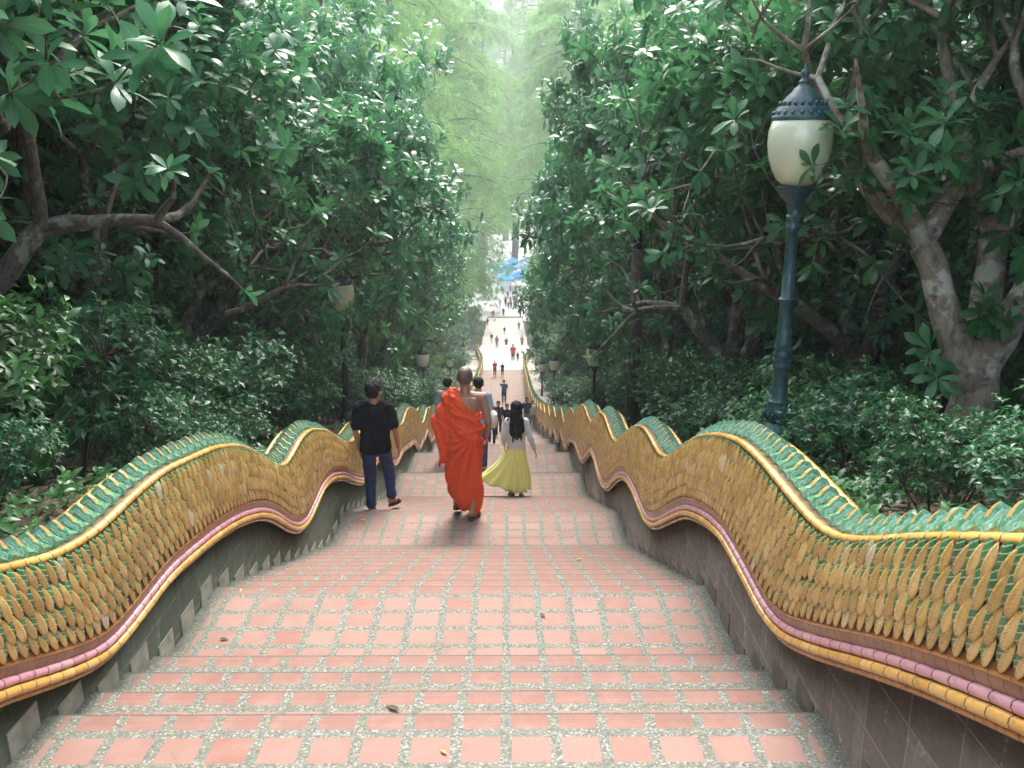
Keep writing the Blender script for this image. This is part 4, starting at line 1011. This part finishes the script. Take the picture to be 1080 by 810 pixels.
# ------------------------------------------------------------------ lamps
GLOBE = NT('lamp_glass'); _c = GLOBE.coord(); GLOBE.set(GLOBE.mix(GLOBE.noise(_c, 6, 3), (.58, .62, .40), (.72, .75, .54)), .18); GLOBE.p.inputs['Transmission Weight'].default_value = .12
GLOBE.p.inputs['Coat Weight'].default_value = .4; GLOBE.p.inputs['Subsurface Weight'].default_value = .0; GLOBE = GLOBE.m
def lamp_meshes(mat, nseg, flute):
    a = MB()
    a.lathe([(.0, -.25), (.20, -.25), (.20, .06), (.185, .08), (.165, .50), (.185, .54), (.19, .58), (.15, .62)], nseg)
    base = a.mesh('lamp_base', mat, True, 50)
    b = MB()
    b.lathe([(.15, 0.620), (.105, 0.640), (.12, 0.680), (.150, 0.740), (.160, 0.800), (.150, 0.860), (.105, 0.920), (.085, 0.940), (.10, 0.965), (.113, 1.010), (.105, 1.060), (.082, 1.100), (.09, 1.120), (.062, 1.150), (.060, 1.380), (.07, 1.400), (.074, 1.420), (.066, 1.440), (.066, 1.480), (.074, 1.500), (.074, 1.520), (.064, 1.540), (.064, 1.580), (.072, 1.600), (.060, 1.630), (.054, 1.800), (.052, 1.930), (.066, 1.945), (.068, 1.965), (.050, 1.980), (.043, 2.500), (.056, 2.515), (.058, 2.535), (.046, 2.550), (.050, 2.600), (.060, 2.615), (.048, 2.630), (.060, 2.690), (.085, 2.750), (.125, 2.800), (.14, 2.815), (.145, 2.835), (.12, 2.850)], nseg)
    # beads on the bulge
    c = b
    for zz, rr, rb in ((.80, .157, .017), (1.01, .110, .013), (1.46, .066, .010), (1.56, .064, .010)):
        for j in range(14 if nseg > 16 else 0):
            an = 2 * math.pi * j / 14; ell(c, (rr * math.cos(an), rr * math.sin(an), zz), (rb, rb, rb * 1.7), n=6)
    for j in range(12 if nseg > 16 else 0):
        an = 2 * math.pi * j / 12; ell(c, (.172 * math.cos(an), .172 * math.sin(an), .36), (.022, .022, .10), n=6)
    orn = None; pole = b.mesh('lamp_pole', mat, True, 55)
    d = MB(); d.lathe([(.112, 2.85), (.155, 2.89), (.198, 2.97), (.228, 3.06), (.241, 3.16), (.238, 3.25), (.218, 3.32), (.20, 3.345)], nseg + 8)
    globe = d.mesh('globe', GLOBE)
    e = MB(); e.lathe([(.205, 3.330), (.222, 3.335), (.225, 3.360), (.205, 3.375), (.200, 3.395), (.190, 3.420), (.165, 3.440), (.155, 3.465), (.125, 3.505), (.090, 3.535), (.07, 3.565), (.052, 3.575), (.040, 3.595), (.046, 3.610), (.030, 3.625), (.022, 3.645), (.034, 3.665), (.026, 3.690), (.012, 3.705), (.016, 3.720), (.004, 3.745)], nseg)
    for j in range(20 if nseg > 16 else 0):
        an = 2 * math.pi * j / 20; ell(e, (.205 * math.cos(an), .205 * math.sin(an), 3.38), (.016, .016, .020), n=6); ell(e, (.165 * math.cos(an), .165 * math.sin(an), 3.45), (.015, .015, .022), n=6)
    return base, pole, orn, globe, e.mesh('finial', mat, True, 60)
lm_hi = lamp_meshes(M['iron'], 28, 0); lm_mid = lamp_meshes(M['iron_black'], 24, 0); lm_lo = lamp_meshes(M['iron_black'], 14, 0)
def lamp(x, y, z, label, ms, s=1.0):
    g = empty('street_lamp', (x, y, z)); g.scale = (s, s, s); tag(g, label, 'lamp', 'globe lamps along the steps')
    b = link('base', ms[0], g); p = link('pole', ms[1], g)
    if ms[2]: link('ornament', ms[2], p)
    q = link('globe', ms[3], g); link('cap', ms[4], g)
lamp(2.53, 7.0, .55 - 3.69, 'tall teal lamp with a big frosted globe, nearest on the right', lm_hi)
lamp(-2.72, 16.0, -2.05 - 3.69, 'black globe lamp standing behind the man in the black T-shirt', lm_mid)
lamp(2.62, 22.8, -4.80 - 3.6, 'globe lamp standing right beside the plain dark post', lm_lo, .98)
lamp(-2.8, 31.8, -7.1 - 3.6, 'globe lamp on the left, above the grey shirted person', lm_lo)
lamp(2.5, 40, -9.3 - 3.6, 'third globe lamp from the viewer on the right side', lm_lo)
lamp(2.35, 50, -11.9 - 3.6, 'fourth globe lamp from the viewer on the right side', lm_lo)
lamp(2.4, 62, -14.4 - 3.2, 'fifth globe lamp from the viewer on the right side', lm_lo)
lamp(-3.0, 50, -11.5 - 3.7, 'globe lamp on the left just over the shaven head of the monk', lm_lo)
lamp(-2.9, 64, -14.3 - 3.3, 'farthest globe lamp on the left side', lm_lo)
lamp(2.8, 76, -17.2 - 3.2, 'farthest globe lamp on the right side', lm_lo)
mb = MB(); mb.tube([(0, 0, -.5), (0, 0, 2.2), (0, 0, 3.3)], [.115, .11, .105], 12); g = empty('wooden_post', (2.62, 15.8, ground(2.62, 15.8))); tag(g, 'plain dark post without a lamp under the trees on the right', 'post')
mb.build('post', M['bark_dark'], g); mb = MB(); mb.tube([(0, 0, 3.3), (0, 0, 3.72)], [.085, .08], 12); mb.build('post_cap', M['iron_black'], g)
# ------------------------------------------------------------------ bushes and undergrowth
def bush_mesh(seed, n, L, tmpl, mat, h=1.2, r=1.0, stems=10):
    rs = np.random.default_rng(seed); t = MB(); P = []; D = []
    # several lobes make the outline uneven
    lobes = [(rs.uniform(-.5, .5) * r, rs.uniform(-.5, .5) * r, rs.uniform(.35, .8) * h, rs.uniform(.42, .62) * r) for _ in range(7)]
    for (lx_, ly_, lz, lr) in lobes:
        t.tube([(lx_ * .2, ly_ * .2, -.15), (lx_ * .6, ly_ * .6, lz * .5), (lx_, ly_, lz)], [.02, .014, .008], 5, cap=False)
        for k in range(n // 7):
            v = rs.normal(0, 1, 3); v /= np.linalg.norm(v); v[2] = abs(v[2]) * 1.0 if rs.uniform() < .8 else v[2]
            rad = lr * rs.uniform(.55, 1.08)
            p = np.array([lx_, ly_, lz]) + v * rad * np.array([1, 1, .8])
            if p[2] < .02: p[2] = rs.uniform(.02, .2)
            P.append(p); D.append(v + np.array([0, 0, .55]) + rs.normal(0, .35, 3))
            if k % 3 == 0: t.tube([(lx_, ly_, lz), tuple(p)], [.008, .003], 3, cap=False)
    p, d, nn, s, r_ = whorls(rs, P, D, 6, L, (45, 85), .5)
    return t.mesh('bush_stems', M['bark_dark']), leaf_mesh('bush_leaves', [place_leaves(tmpl, p, d, nn, s, r_)], mat)
LEAF_BUSH = leaf_template(1, .42, .3, .35, .48, 3)
bk_near = [bush_mesh(5 + i, 640, .105, LEAF_BUSH, M['leaf_bush'], 1.15, 1.0) for i in range(2)]
bk_dark = [bush_mesh(15 + i, 480, .115, LEAF_SMALL, M['leaf_mid'], 1.5, 1.15) for i in range(2)]
def bush(x, y, k, s, rz, label, group, sz=None):
    return put(k, x, y, rz, s, label, group, 'shrub', cat='shrub', parts=('stems', 'foliage'), sz=sz)
BL = 'shrubs behind the left balustrade'; BR = 'shrubs behind the right balustrade'
bush(2.8, 6.9, bk_near[0], .5, .3, 'glossy leaved shrub in front of the forked pale tree', BR)
bush(3.25, 3.5, bk_near[1], .72, 2.3, 'light green shrub at the right edge above the green crest', BR)
bush(3.0, 7.7, bk_near[1], .85, 4.0, 'glossy shrub between the near lamp and the leaning brown trunk', BR)
for (x, y, s_, rz) in [(2.45, 4.1, .42, 1), (2.5, 5.3, .45, 3), (2.35, 3.0, .38, 5), (2.5, 2.2, .45, 2), (3.0, 6.1, .5, 0), (2.9, 7.9, .5, 2.4), (-2.4, 4.2, .40, 1), (-2.35, 3.3, .36, 4), (-2.4, 2.5, .40, 2), (-2.5, 6.3, .45, 3), (-2.45, 7.3, .42, 0), (2.4, 9.2, .45, 3.3), (-2.45, 8.6, .45, 5)]:
    bush(x, y, bk_dark[int(rz) % 2], s_, rz, 'small low plant filling the strip of soil just behind the %s crest' % ('right' if x > 0 else 'left'), 'small plants along the %s crest' % ('right' if x > 0 else 'left'))
bush(-2.85, 3.3, bk_near[1], .95, 1.1, 'glossy leaved shrub at the left edge above the green crest', BL)
bush(-3.35, 4.9, bk_near[0], 1.05, 5.1, 'big glossy shrub beside the strap leaved plant', BL)
rs = np.random.default_rng(99)
for sd in (-1, 1):
    G = BL if sd < 0 else BR; side = 'left' if sd < 0 else 'right'
    for y in list(np.arange(6.6, 34, 2.05)) + list(np.arange(34, 70, 3.4)):
        if sd > 0 and 6 < y < 9.6: continue
        x = sd * (3.15 + rs.uniform(-.2, .3)); s = rs.uniform(.75, 1.0) * (1.15 if y > 30 else 1)
        bush(x, y + rs.uniform(-.3, .3), bk_dark[rs.integers(0, 2)], s, rs.uniform(0, 6), 'low dark shrub in the hedge like row behind the %s balustrade' % side, G + ' (low row)')
    for y in np.arange(1.5, 62, 2.9):
        x = sd * (5.6 + rs.uniform(-.5, .6)); s = rs.uniform(1.2, 1.7)
        bush(x, y, bk_dark[rs.integers(0, 2)], s, rs.uniform(0, 6), 'tall dark shrub deep under the trees on the %s' % side, 'undergrowth deep on the ' + side, sz=s * 1.1)
for sd in (-1, 1):
    for y in np.arange(72, 158, 5.0):
        x = sd * (hw(y) + 2.6 + rs.uniform(0, .8)); bush(x, y, bk_dark[rs.integers(0, 2)], rs.uniform(1.6, 2.3), rs.uniform(0, 6), 'rounded shrub beside the sunlit lower steps on the %s' % ('left' if sd < 0 else 'right'), 'shrubs along the sunlit lower steps, ' + ('left' if sd < 0 else 'right'))
# leaf litter and seedlings on the soil, too many to count
def litter():
    rs = np.random.default_rng(31); P = []; D = []; N = []; S = []; r = []
    for k in range(15000):
        sd = -1 if rs.uniform() < .5 else 1; x = sd * (1.84 + abs(rs.normal(0, 1.3))); y = rs.uniform(.8, 30) if k > 6000 else rs.uniform(.8, 10)
        a = rs.uniform(0, 6.28); P.append((x, y, ground(x, y) + .012 + rs.uniform(0, .03))); D.append((math.cos(a), math.sin(a), rs.normal(0, .25))); N.append((rs.normal(0, .3), rs.normal(0, .3), 1)); S.append(rs.uniform(.06, .14)); r.append(rs.uniform(0, 1))
    o = link('leaf_litter', leaf_mesh('leaf_litter', [place_leaves(LEAF_SMALL, P, D, N, S, np.array(r))], M['litter'])); tag(o, kind='stuff')
    P = []; D = []
    for k in range(2600):
        sd = -1 if rs.uniform() < .5 else 1; x = sd * (1.86 + abs(rs.normal(0, .35))); y = rs.uniform(.8, 26); h = rs.uniform(.02, .22)
        P.append((x, y, ground(x, y) + h)); D.append((rs.normal(0, .3), rs.normal(0, .3), 1))
    p, d, nn, s_, r_ = whorls(rs, np.array(P), np.array(D), 6, .085, (45, 95), .5)
    o = link('ground_cover', leaf_mesh('ground_cover', [place_leaves(LEAF_BUSH, p, d, nn, s_, r_)], M['leaf_bush'])); tag(o, kind='stuff')
M['litter'] = leaf_mat('litter', (.05, .035, .02), (.16, .11, .06), (.25, .2, .08), rough=.7, trans=.1)
litter()
# strap leaved plant on the left
def strap_plant():
    rs = np.random.default_rng(3); V = []; Fq = []; rn = []; lx = []
    for k in range(30):
        a = rs.uniform(0, 6.28); L = rs.uniform(.5, .85); w = rs.uniform(.016, .026); el = rs.uniform(.9, 1.4); p = Vector((0, 0, 0)); dr = Vector((math.cos(a) * math.cos(el), math.sin(a) * math.cos(el), math.sin(el)))
        sd = Vector((-math.sin(a), math.cos(a), 0)); b = len(V); m = 8; r_ = rs.uniform(0, .9)
        for i in range(m + 1):
            t = i / m; ww = w * (1 - t ** 3) * (0.6 + .8 * math.sin(math.pi * min(1, t + .2)))
            V.extend([p - sd * ww, p + Vector((0, 0, -.006)), p + sd * ww]); rn += [r_] * 3; lx += [1, 0, 1]
            p = p + dr * (L / m); dr = (dr + Vector((0, 0, -.11 * (1 + t)))).normalized()
        for i in range(m):
            q = b + i * 3; Fq += [(q, q + 1, q + 4, q + 3), (q + 1, q + 2, q + 5, q + 4)]
    o = link('strap_plant', mesh_np('strap_plant', V, np.array(Fq), M['strap'], attrs={'rnd': rn, 'lx': lx}), None, (-2.95, 5.75, ground(-2.95, 5.75)))
    tag(o, 'strap leaved plant with long bright arching blades by the left crest', 'plant')
strap_plant()
# ------------------------------------------------------------------ taller woods behind, and the pale feathery trees over the far steps
def broad_tree(seed, H, Rr, L, tmpl, leaf, nwh, maxd=4):
    t = Tree(seed); rs = t.rs; pts = [Vector((0, 0, -.6))]; 
    for i in range(6): pts.append(Vector((rs.normal(0, .12), rs.normal(0, .12), H * .5 * (i + 1) / 6)))
    t.mb.tube(pts, [H * .022 * (1.2 - .07 * i) for i in range(7)], 9)
    for j in range(6):
        a = 6.28 * j / 6 + rs.uniform(-.3, .3); zz = H * rs.uniform(.18, .5); th = R(rs.uniform(35, 70))
        t.branch(Vector((0, 0, zz)), (math.cos(a) * math.sin(th), math.sin(a) * math.sin(th), math.cos(th)), H * .17, H * .011, 1, maxd, .5, .22, (2, 3), (20, 50), .82)
    P = [a for a, b in t.tips]; D = [b for a, b in t.tips]; P2 = []; D2 = []
    for k in range(nwh):
        i = int(rs.integers(0, len(P))); P2.append(np.array(P[i]) + rs.normal(0, Rr * .14, 3)); D2.append(np.array(D[i]) + rs.normal(0, .5, 3) + np.array([0, 0, .3]))
    p, d, nn, s, r_ = whorls(rs, P2, D2, 7, L, (45, 90), .6)
    return t.mb.mesh('wood', M['bark_dark']), leaf_mesh('foliage', [place_leaves(tmpl, p, d, nn, s, r_)], leaf)
wood_kinds = [broad_tree(60, 8, 3.4, .26, LEAF_SMALL, M['leaf_mid'], 2300), broad_tree(61, 9, 3.8, .28, LEAF_SMALL, M['leaf_mid'], 2300)]
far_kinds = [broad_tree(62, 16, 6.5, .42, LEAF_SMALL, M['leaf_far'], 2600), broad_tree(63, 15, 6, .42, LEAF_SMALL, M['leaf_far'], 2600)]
rs = np.random.default_rng(123)
for sd in (-1, 1):
    side = 'left' if sd < 0 else 'right'
    for y in np.arange(1, 78, 4.6):
        x = sd * (12.5 + rs.uniform(-1, 1)); put(wood_kinds[rs.integers(0, 2)], x, y + rs.uniform(-1, 1), rs.uniform(0, 6), rs.uniform(.9, 1.2), 'dark leafy tree in the wood behind the front row on the %s' % side, 'wood behind the front trees on the ' + side, 'woodland_tree')
    for y in np.arange(2, 84, 6.5):
        x = sd * (18 + rs.uniform(-1.5, 1.5)); put(wood_kinds[rs.integers(0, 2)], x, y, rs.uniform(0, 6), rs.uniform(1.3, 1.7), 'tall leafy tree in the last row of the wood on the %s' % side, 'deepest wood on the ' + side, 'woodland_tree')
# feathery conifers
def feather_tree(seed, H, z0, Rr, ntuft):
    t = Tree(seed); rs = t.rs; mb = t.mb; pts = [Vector((0, 0, -1))]
    for i in range(9): pts.append(Vector((rs.normal(0, .15), rs.normal(0, .15), H * (i + 1) / 9)))
    mb.tube(pts, [H * .014 * (1.1 - .10 * i) for i in range(10)], 8)
    P = []; D = []
    nb = 46
    for b in range(nb):
        zz = z0 + (H - z0) * (b / nb) ** .9; a = rs.uniform(0, 6.28); L = Rr * (1 - .55 * (zz - z0) / (H - z0)) * rs.uniform(.7, 1.1); el = rs.uniform(-.05, .5)
        d = Vector((math.cos(a) * math.cos(el), math.sin(a) * math.cos(el), math.sin(el))); p = Vector((0, 0, zz)); bp = [p.copy()]
        for i in range(7):
            d = (d + Vector((rs.normal(0, .12), rs.normal(0, .12), -.07 - .05 * i * .3))).normalized(); p = p + d * (L / 7); bp.append(p.copy())
            if i > 0:
                for k in range(max(1, int(ntuft / nb / 6))):
                    q = p + Vector(rs.normal(0, 1, 3)) * L * .085; q.z -= abs(rs.normal(0, .05)) * L; P.append(q[:]); D.append((d * .8 + Vector(rs.normal(0, .45, 3)) + Vector((0, 0, -.35)))[:])
        mb.tube(bp, [.075 * (1 - i / 8.5) for i in range(8)], 4, cap=False)
    # needle tufts: narrow blades
    NB = leaf_template(1, .075, .0, .35, .5, 2)
    p, d, nn, s, r_ = whorls(rs, P, D, 11, .50, (8, 50), .5)
    return mb.mesh('wood', M['bark_dark']), leaf_mesh('needles', [place_leaves(NB, p, d, nn, s, r_)], M['needle'])
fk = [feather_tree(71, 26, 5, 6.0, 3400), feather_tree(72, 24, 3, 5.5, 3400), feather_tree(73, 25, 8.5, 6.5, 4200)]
FG = 'pale feathery trees over the far steps'
for (x, y, k, s, rz, lab) in [(-6.3, 34, 1, .8, 2.4, 'nearest pale feathery conifer, its limbs drooping past the left row of trees'), (-6.8, 46, 1, .95, .4, 'pale feathery conifer drooping over the left balustrade in the middle distance'),
        (-7.0, 60, 0, 1.15, 1.4, 'pale feathery conifer reaching across the top of the gap from the left'), (-9.5, 78, 0, 1.4, 4.0, 'tall pale feathery conifer left of the far steps'),
        (10.5, 64, 0, 1.15, 2.0, 'pale feathery conifer right of the far steps'), (13, 92, 1, 1.6, 1.0, 'very tall feathery conifer in the haze right of the sunlit steps'),
        (-9.5, 104, 1, 1.75, 5.0, 'very tall feathery conifer in the haze left of the sunlit steps'), (-14, 64, 1, 1.15, 5, 'feathery conifer behind the left row of leafy trees'),
        (-8, 135, 1, 2.1, 2.2, 'huge hazy conifer left of the foot of the steps'), (13, 150, 0, 2.1, .2, 'huge hazy conifer right of the foot of the steps'), (3, 268, 1, 2.4, 3, 'distant conifer in the middle of the gap'), (0, 305, 0, 2.9, 1.3, 'hazy conifer filling the bottom of the bright slot far beyond the square'), (-6, 262, 1, 2.7, 5.1, 'hazy conifer far beyond the square, left of the slot'), (8, 214, 2, 2.6, 2.8, 'hazy high crowned conifer right of the blue canopies'), (2.2, 236, 2, 2.5, 3.3, 'distant high crowned conifer just behind the blue canopies'), (-4.6, 186, 2, 2.3, .7, 'high crowned conifer behind the white peaked tent'), (8.8, 53, 0, 1.1, 2.6, 'pale feathery conifer reaching over the gap from the right row'),
        (-7.2, 90, 2, 1.5, 1.9, 'feathery conifer with a long bare trunk left of the sunlit steps'), (8.6, 112, 2, 1.75, .9, 'feathery conifer with a long bare trunk right of the sunlit steps'), (-7.5, 122, 2, 1.9, 3.9, 'hazy conifer with a long bare trunk near the foot of the steps, left'), (9, 134, 2, 2.0, 5.5, 'hazy conifer with a long bare trunk near the foot of the steps, right'),
        (-10, 160, 2, 2.3, 1.2, 'largest hazy conifer left of the white peaked tent'), (15, 185, 2, 2.4, 2.2, 'largest hazy conifer right of the blue canopies'), (-9, 225, 1, 2.5, .2, 'hazy conifer behind the blue canopies, left'), (9, 240, 0, 2.5, 4.2, 'hazy conifer behind the blue canopies, right')]:
    put(fk[k], x, y, rz, s, lab, FG, 'feathery_tree', parts=('trunk', 'crown'))
far = [(-13, 95), (-20, 105), (19, 104), (24, 115), (-14, 122), (18, 126), (-11, 142), (12, 145), (-20, 150), (21, 152), (-12, 165), (14, 168), (-26, 172), (28, 178), (-18, 198), (20, 203), (-30, 214), (34, 220), (-24, 90), (27, 92), (-15, 250), (17, 258), (-22, 275), (24, 285), (-12, 300), (13, 305), (-34, 130), (36, 135)]
for i, (x, y) in enumerate(far):
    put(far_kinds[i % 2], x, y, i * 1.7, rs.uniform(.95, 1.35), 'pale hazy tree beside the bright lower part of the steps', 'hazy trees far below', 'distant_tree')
for i in range(150):
    x = rs.uniform(-150, 150); y = rs.uniform(345, 560)
    if i < 14: x = -60 + i * 9; y = 348 + rs.uniform(0, 12)
    put(far_kinds[i % 2], x, y, rs.uniform(0, 6), rs.uniform(.9, 1.5), 'pale tree on the hazy hillside across the square', 'trees on the far hillside', 'distant_tree')
# ------------------------------------------------------------------ square at the foot of the steps
def canopy(name, x, y, w, d, h, mat, label, group, roof=.9, z0=PLZ):
    g = empty(name, (x, y, z0)); tag(g, label, 'canopy', group)
    mb = MB()
    for sx in (-1, 1):
        for sy in (-1, 1): mb2 = MB(); mb2.tube([(sx * w * .46, sy * d * .46, 0), (sx * w * .46, sy * d * .46, h)], .04, 6); mb2.build('leg', M['steel'], g)
    n = 8; P = [(-w / 2, -d / 2, h), (w / 2, -d / 2, h), (w / 2, d / 2, h), (-w / 2, d / 2, h)]; b = [(x_, y_, z_ - .28) for x_, y_, z_ in P]
    mid = [(x_ * .5, y_ * .5, h + roof * .42) for x_, y_, z_ in P]; top = (0, 0, h + roof)
    mb.add(b + P + mid + [top], [(0, 1, 5, 4), (1, 2, 6, 5), (2, 3, 7, 6), (3, 0, 4, 7), (4, 5, 9, 8), (5, 6, 10, 9), (6, 7, 11, 10), (7, 4, 8, 11), (8, 9, 12), (9, 10, 12), (10, 11, 12), (11, 8, 12)])
    o = mb.build('roof', mat, g, smooth=False); m_ = o.modifiers.new('t', 'SOLIDIFY'); m_.thickness = .03
M['steel'] = simple('steel', (.4, .4, .4), .4); TW = simple('tarp_white', (.78, .78, .76), .7, .04, 2)
TB = [simple('tarp_' + n_, c_, .6, .1, 2) for n_, c_ in (('blue', (.03, .22, .60)), ('cyan', (.06, .42, .62)), ('pale_blue', (.30, .55, .70)))]
canopy('market_tent', -3.1, 170, 4.6, 4.6, 2.9, TW, 'big white peaked tent left of the foot of the steps', 'stall canopies in the square', 1.9)
spots = [(1.6, 196, 1), (4.6, 199, 0), (7.4, 196, 2), (3.0, 203, 2), (6.2, 205, 1), (.3, 208, 1), (9.6, 203, 0), (2.6, 213, 0), (5.6, 216, 2), (-2.2, 216, 1), (-5.4, 219, 2), (8.6, 214, 1), (.4, 223, 2), (3.4, 226, 1), (-7.8, 224, 1), (7.2, 227, 0)]
cn = ['blue', 'bright cyan', 'pale blue']
for i, (x, y, c) in enumerate(spots):
    canopy('market_tent', x - 1.6, y, 3.9, 3.3, 2.7, TB[c], '%s stall canopy in the crowded cluster at the foot of the steps' % cn[c], 'stall canopies in the square', 1.2)
canopy('market_tent', 3.2, 189, 3.6, 3.2, 2.5, TW, 'small white canopy in front of the blue ones', 'stall canopies in the square', .8)
canopy('market_tent', 7.0, 190, 3.0, 3.0, 2.3, TW, 'small white canopy right of the crowd', 'stall canopies in the square', .8)
g = empty('road_barrier', (0, 292, PLZ)); tag(g, 'thin dark horizontal bar across the pale road beyond the canopies', 'barrier')
for x in (-7, 7): mb = MB(); mb.tube([(x, 0, 0), (x, 0, 4.0)], .12, 8); mb.build('post', M['iron_black'], g)
mb = MB(); mb.tube([(-7.1, 0, 3.9), (7.1, 0, 3.9)], .13, 6); mb.build('bar', M['iron_black'], g)
# a parked vehicle row is not readable at this size; low pale shop house behind the road
g = empty('shop_house', (-6, 338, ground(0, 338))); tag(g, 'long low pale building with a reddish roof across the square', 'building')
PW = simple('plaster', (.62, .56, .50), .85, .06, 1); RT = simple('roof_tiles', (.42, .13, .08), .8, .2, 3)
mb = MB(); mb.box((0, 0, 2.2), (44, 8, 5.4)); mb.build('wall', PW, g, smooth=False)
mb = MB(); mb.add([(-23, -5, 4.9), (23, -5, 4.9), (23, 5, 4.9), (-23, 5, 4.9), (-22, 0, 7.4), (22, 0, 7.4)], [(0, 1, 5, 4), (2, 3, 4, 5), (1, 2, 5), (3, 0, 4)]); mb.build('roof', RT, g, smooth=False)
for i in range(9):
    mb = MB(); mb.box((-19.2 + i * 4.8, -4.03, 1.5), (3.2, .1, 2.6)); mb.build('shop_front', M['dark_open'] if i % 3 else RT, g, smooth=False)
# side paths
for sd in (-1, 1):
    V = []; ys_ = np.arange(26, 100, 1.0)
    for y in ys_:
        z_ = ground(sd * 3.2, y) + .06
        V += [(sd * (hw(y) + .28), y, z_), (sd * (hw(y) + 1.7), y, z_)]
    Fq = [(2 * i, 2 * i + 1, 2 * i + 3, 2 * i + 2) for i in range(len(ys_) - 1)]
    o = link('side_path', mesh_np('side_path', V, np.array(Fq) if sd > 0 else np.array(Fq)[:, ::-1], M['path_side'])); tag(o, kind='structure')
# fallen leaves and litter on the steps
mb = None
LF = [simple('leaf_yellow', (.42, .34, .08), .6), simple('leaf_brown', (.10, .06, .04), .7)]
for i, (x, y, m_) in enumerate([(-1.37, 5.02, 0), (-1.30, 4.45, 1), (-1.28, 3.55, 0), (.05, 2.86, 0), (.9, 6.9, 0), (1.42, 12.9, 0), (1.44, 13.2, 0), (1.40, 13.5, 0), (-.2, 3.3, 1), (1.1, 3.2, 0), (.5, 4.7, 1), (-1.30, 9.1, 0), (-1.2, 4.2, 1), (.75, 5.9, 0)]):
    b = MB(); L = .022 + .010 * (i % 3); a = i * 1.3; V = []
    for u, v, h in ((0, -1, 0), (-.35, 0, .25), (0, 0, .0), (.35, 0, .3), (0, 1, .3), (-.25, .5, .35), (.25, .5, .35)): V.append((L * (u * math.cos(a) - v * math.sin(a)), L * (u * math.sin(a) + v * math.cos(a)), .004 + L * h * .6))
    b.add(V, [(0, 2, 1), (0, 3, 2), (1, 2, 5), (2, 4, 5), (2, 3, 6), (2, 6, 4)])
    o = b.build('fallen_leaf', LF[m_], None, False, loc=(x, y, floor_at(y))); tag(o, 'small %s fallen leaf lying on the brick steps' % ('yellow' if m_ == 0 else 'brown'), 'leaf', ('yellow' if m_ == 0 else 'brown') + ' leaves fallen on the steps')
hz = MB(); hz.box((0, 570, 80), (1300, 1240, 226)); h_ = hz.build('haze', M['iron'], None, False)
HM = bpy.data.materials.new('haze'); HM.use_nodes = True; HM.node_tree.nodes.remove(HM.node_tree.nodes['Principled BSDF'])
pv = HM.node_tree.nodes.new('ShaderNodeVolumePrincipled'); pv.inputs['Density'].default_value = .0011; pv.inputs['Color'].default_value = (.86, .95, .93, 1); pv.inputs['Anisotropy'].default_value = .3
HM.node_tree.links.new(pv.outputs[0], HM.node_tree.nodes['Material Output'].inputs['Volume']); h_.data.materials.clear(); h_.data.materials.append(HM); tag(h_, kind='stuff')
EXPOSURE = 2.75
# ------------------------------------------------------------------ camera, light, sky
cam = bpy.data.cameras.new('camera'); co_ = bpy.data.objects.new('camera', cam); col.objects.link(co_)
cam.sensor_fit = 'HORIZONTAL'; cam.sensor_width = 36; cam.lens = 36 * 935 / 1080; cam.clip_end = 6000; cam.clip_start = .05
co_.location = (.29, 0, 0)
co_.rotation_euler = (Matrix.Rotation(R(-.35), 3, 'Z') @ Matrix.Rotation(R(75), 3, 'X')).to_euler()
scene.camera = co_
SUN_EL, SUN_AZ = 52, 8      # azimuth measured from +y (ahead) towards +x (right)
d = Vector((math.sin(R(SUN_AZ)) * math.cos(R(SUN_EL)), math.cos(R(SUN_AZ)) * math.cos(R(SUN_EL)), math.sin(R(SUN_EL))))
sun = bpy.data.lights.new('sun', 'SUN'); sun.energy = .6; sun.angle = R(22); sun.color = (1, .96, .90)
so = bpy.data.objects.new('sun', sun); col.objects.link(so); so.rotation_euler = d.to_track_quat('Z', 'Y').to_euler(); so.location = (20, 20, 40)
w = bpy.data.worlds.new('World'); scene.world = w; w.use_nodes = True; nt_ = w.node_tree
sky = nt_.nodes.new('ShaderNodeTexSky'); sky.sky_type = 'NISHITA'; sky.sun_disc = False
sky.sun_elevation = R(SUN_EL); sky.sun_rotation = R(SUN_AZ); sky.air_density = 1.0; sky.dust_density = 3.5; sky.ozone_density = .6
bg = nt_.nodes['Background']; bg.inputs['Strength'].default_value = .15; hs = nt_.nodes.new('ShaderNodeHueSaturation'); hs.inputs['Saturation'].default_value = .6; nt_.links.new(sky.outputs[0], hs.inputs['Color']); nt_.links.new(hs.outputs[0], bg.inputs['Color'])
scene.view_settings.view_transform = 'Standard'; scene.view_settings.look = 'None'; scene.view_settings.gamma = 1
scene.view_settings.use_curve_mapping = False; scene.view_settings.exposure = EXPOSURE
scene.cycles.max_bounces = 6; scene.cycles.diffuse_bounces = 3; scene.cycles.glossy_bounces = 2; scene.cycles.transmission_bounces = 3
scene.cycles.volume_bounces = 0; scene.cycles.transparent_max_bounces = 6; scene.cycles.caustics_reflective = False; scene.cycles.caustics_refractive = False
scene.cycles.use_denoising = True
scene.cycles.sample_clamp_indirect = 6
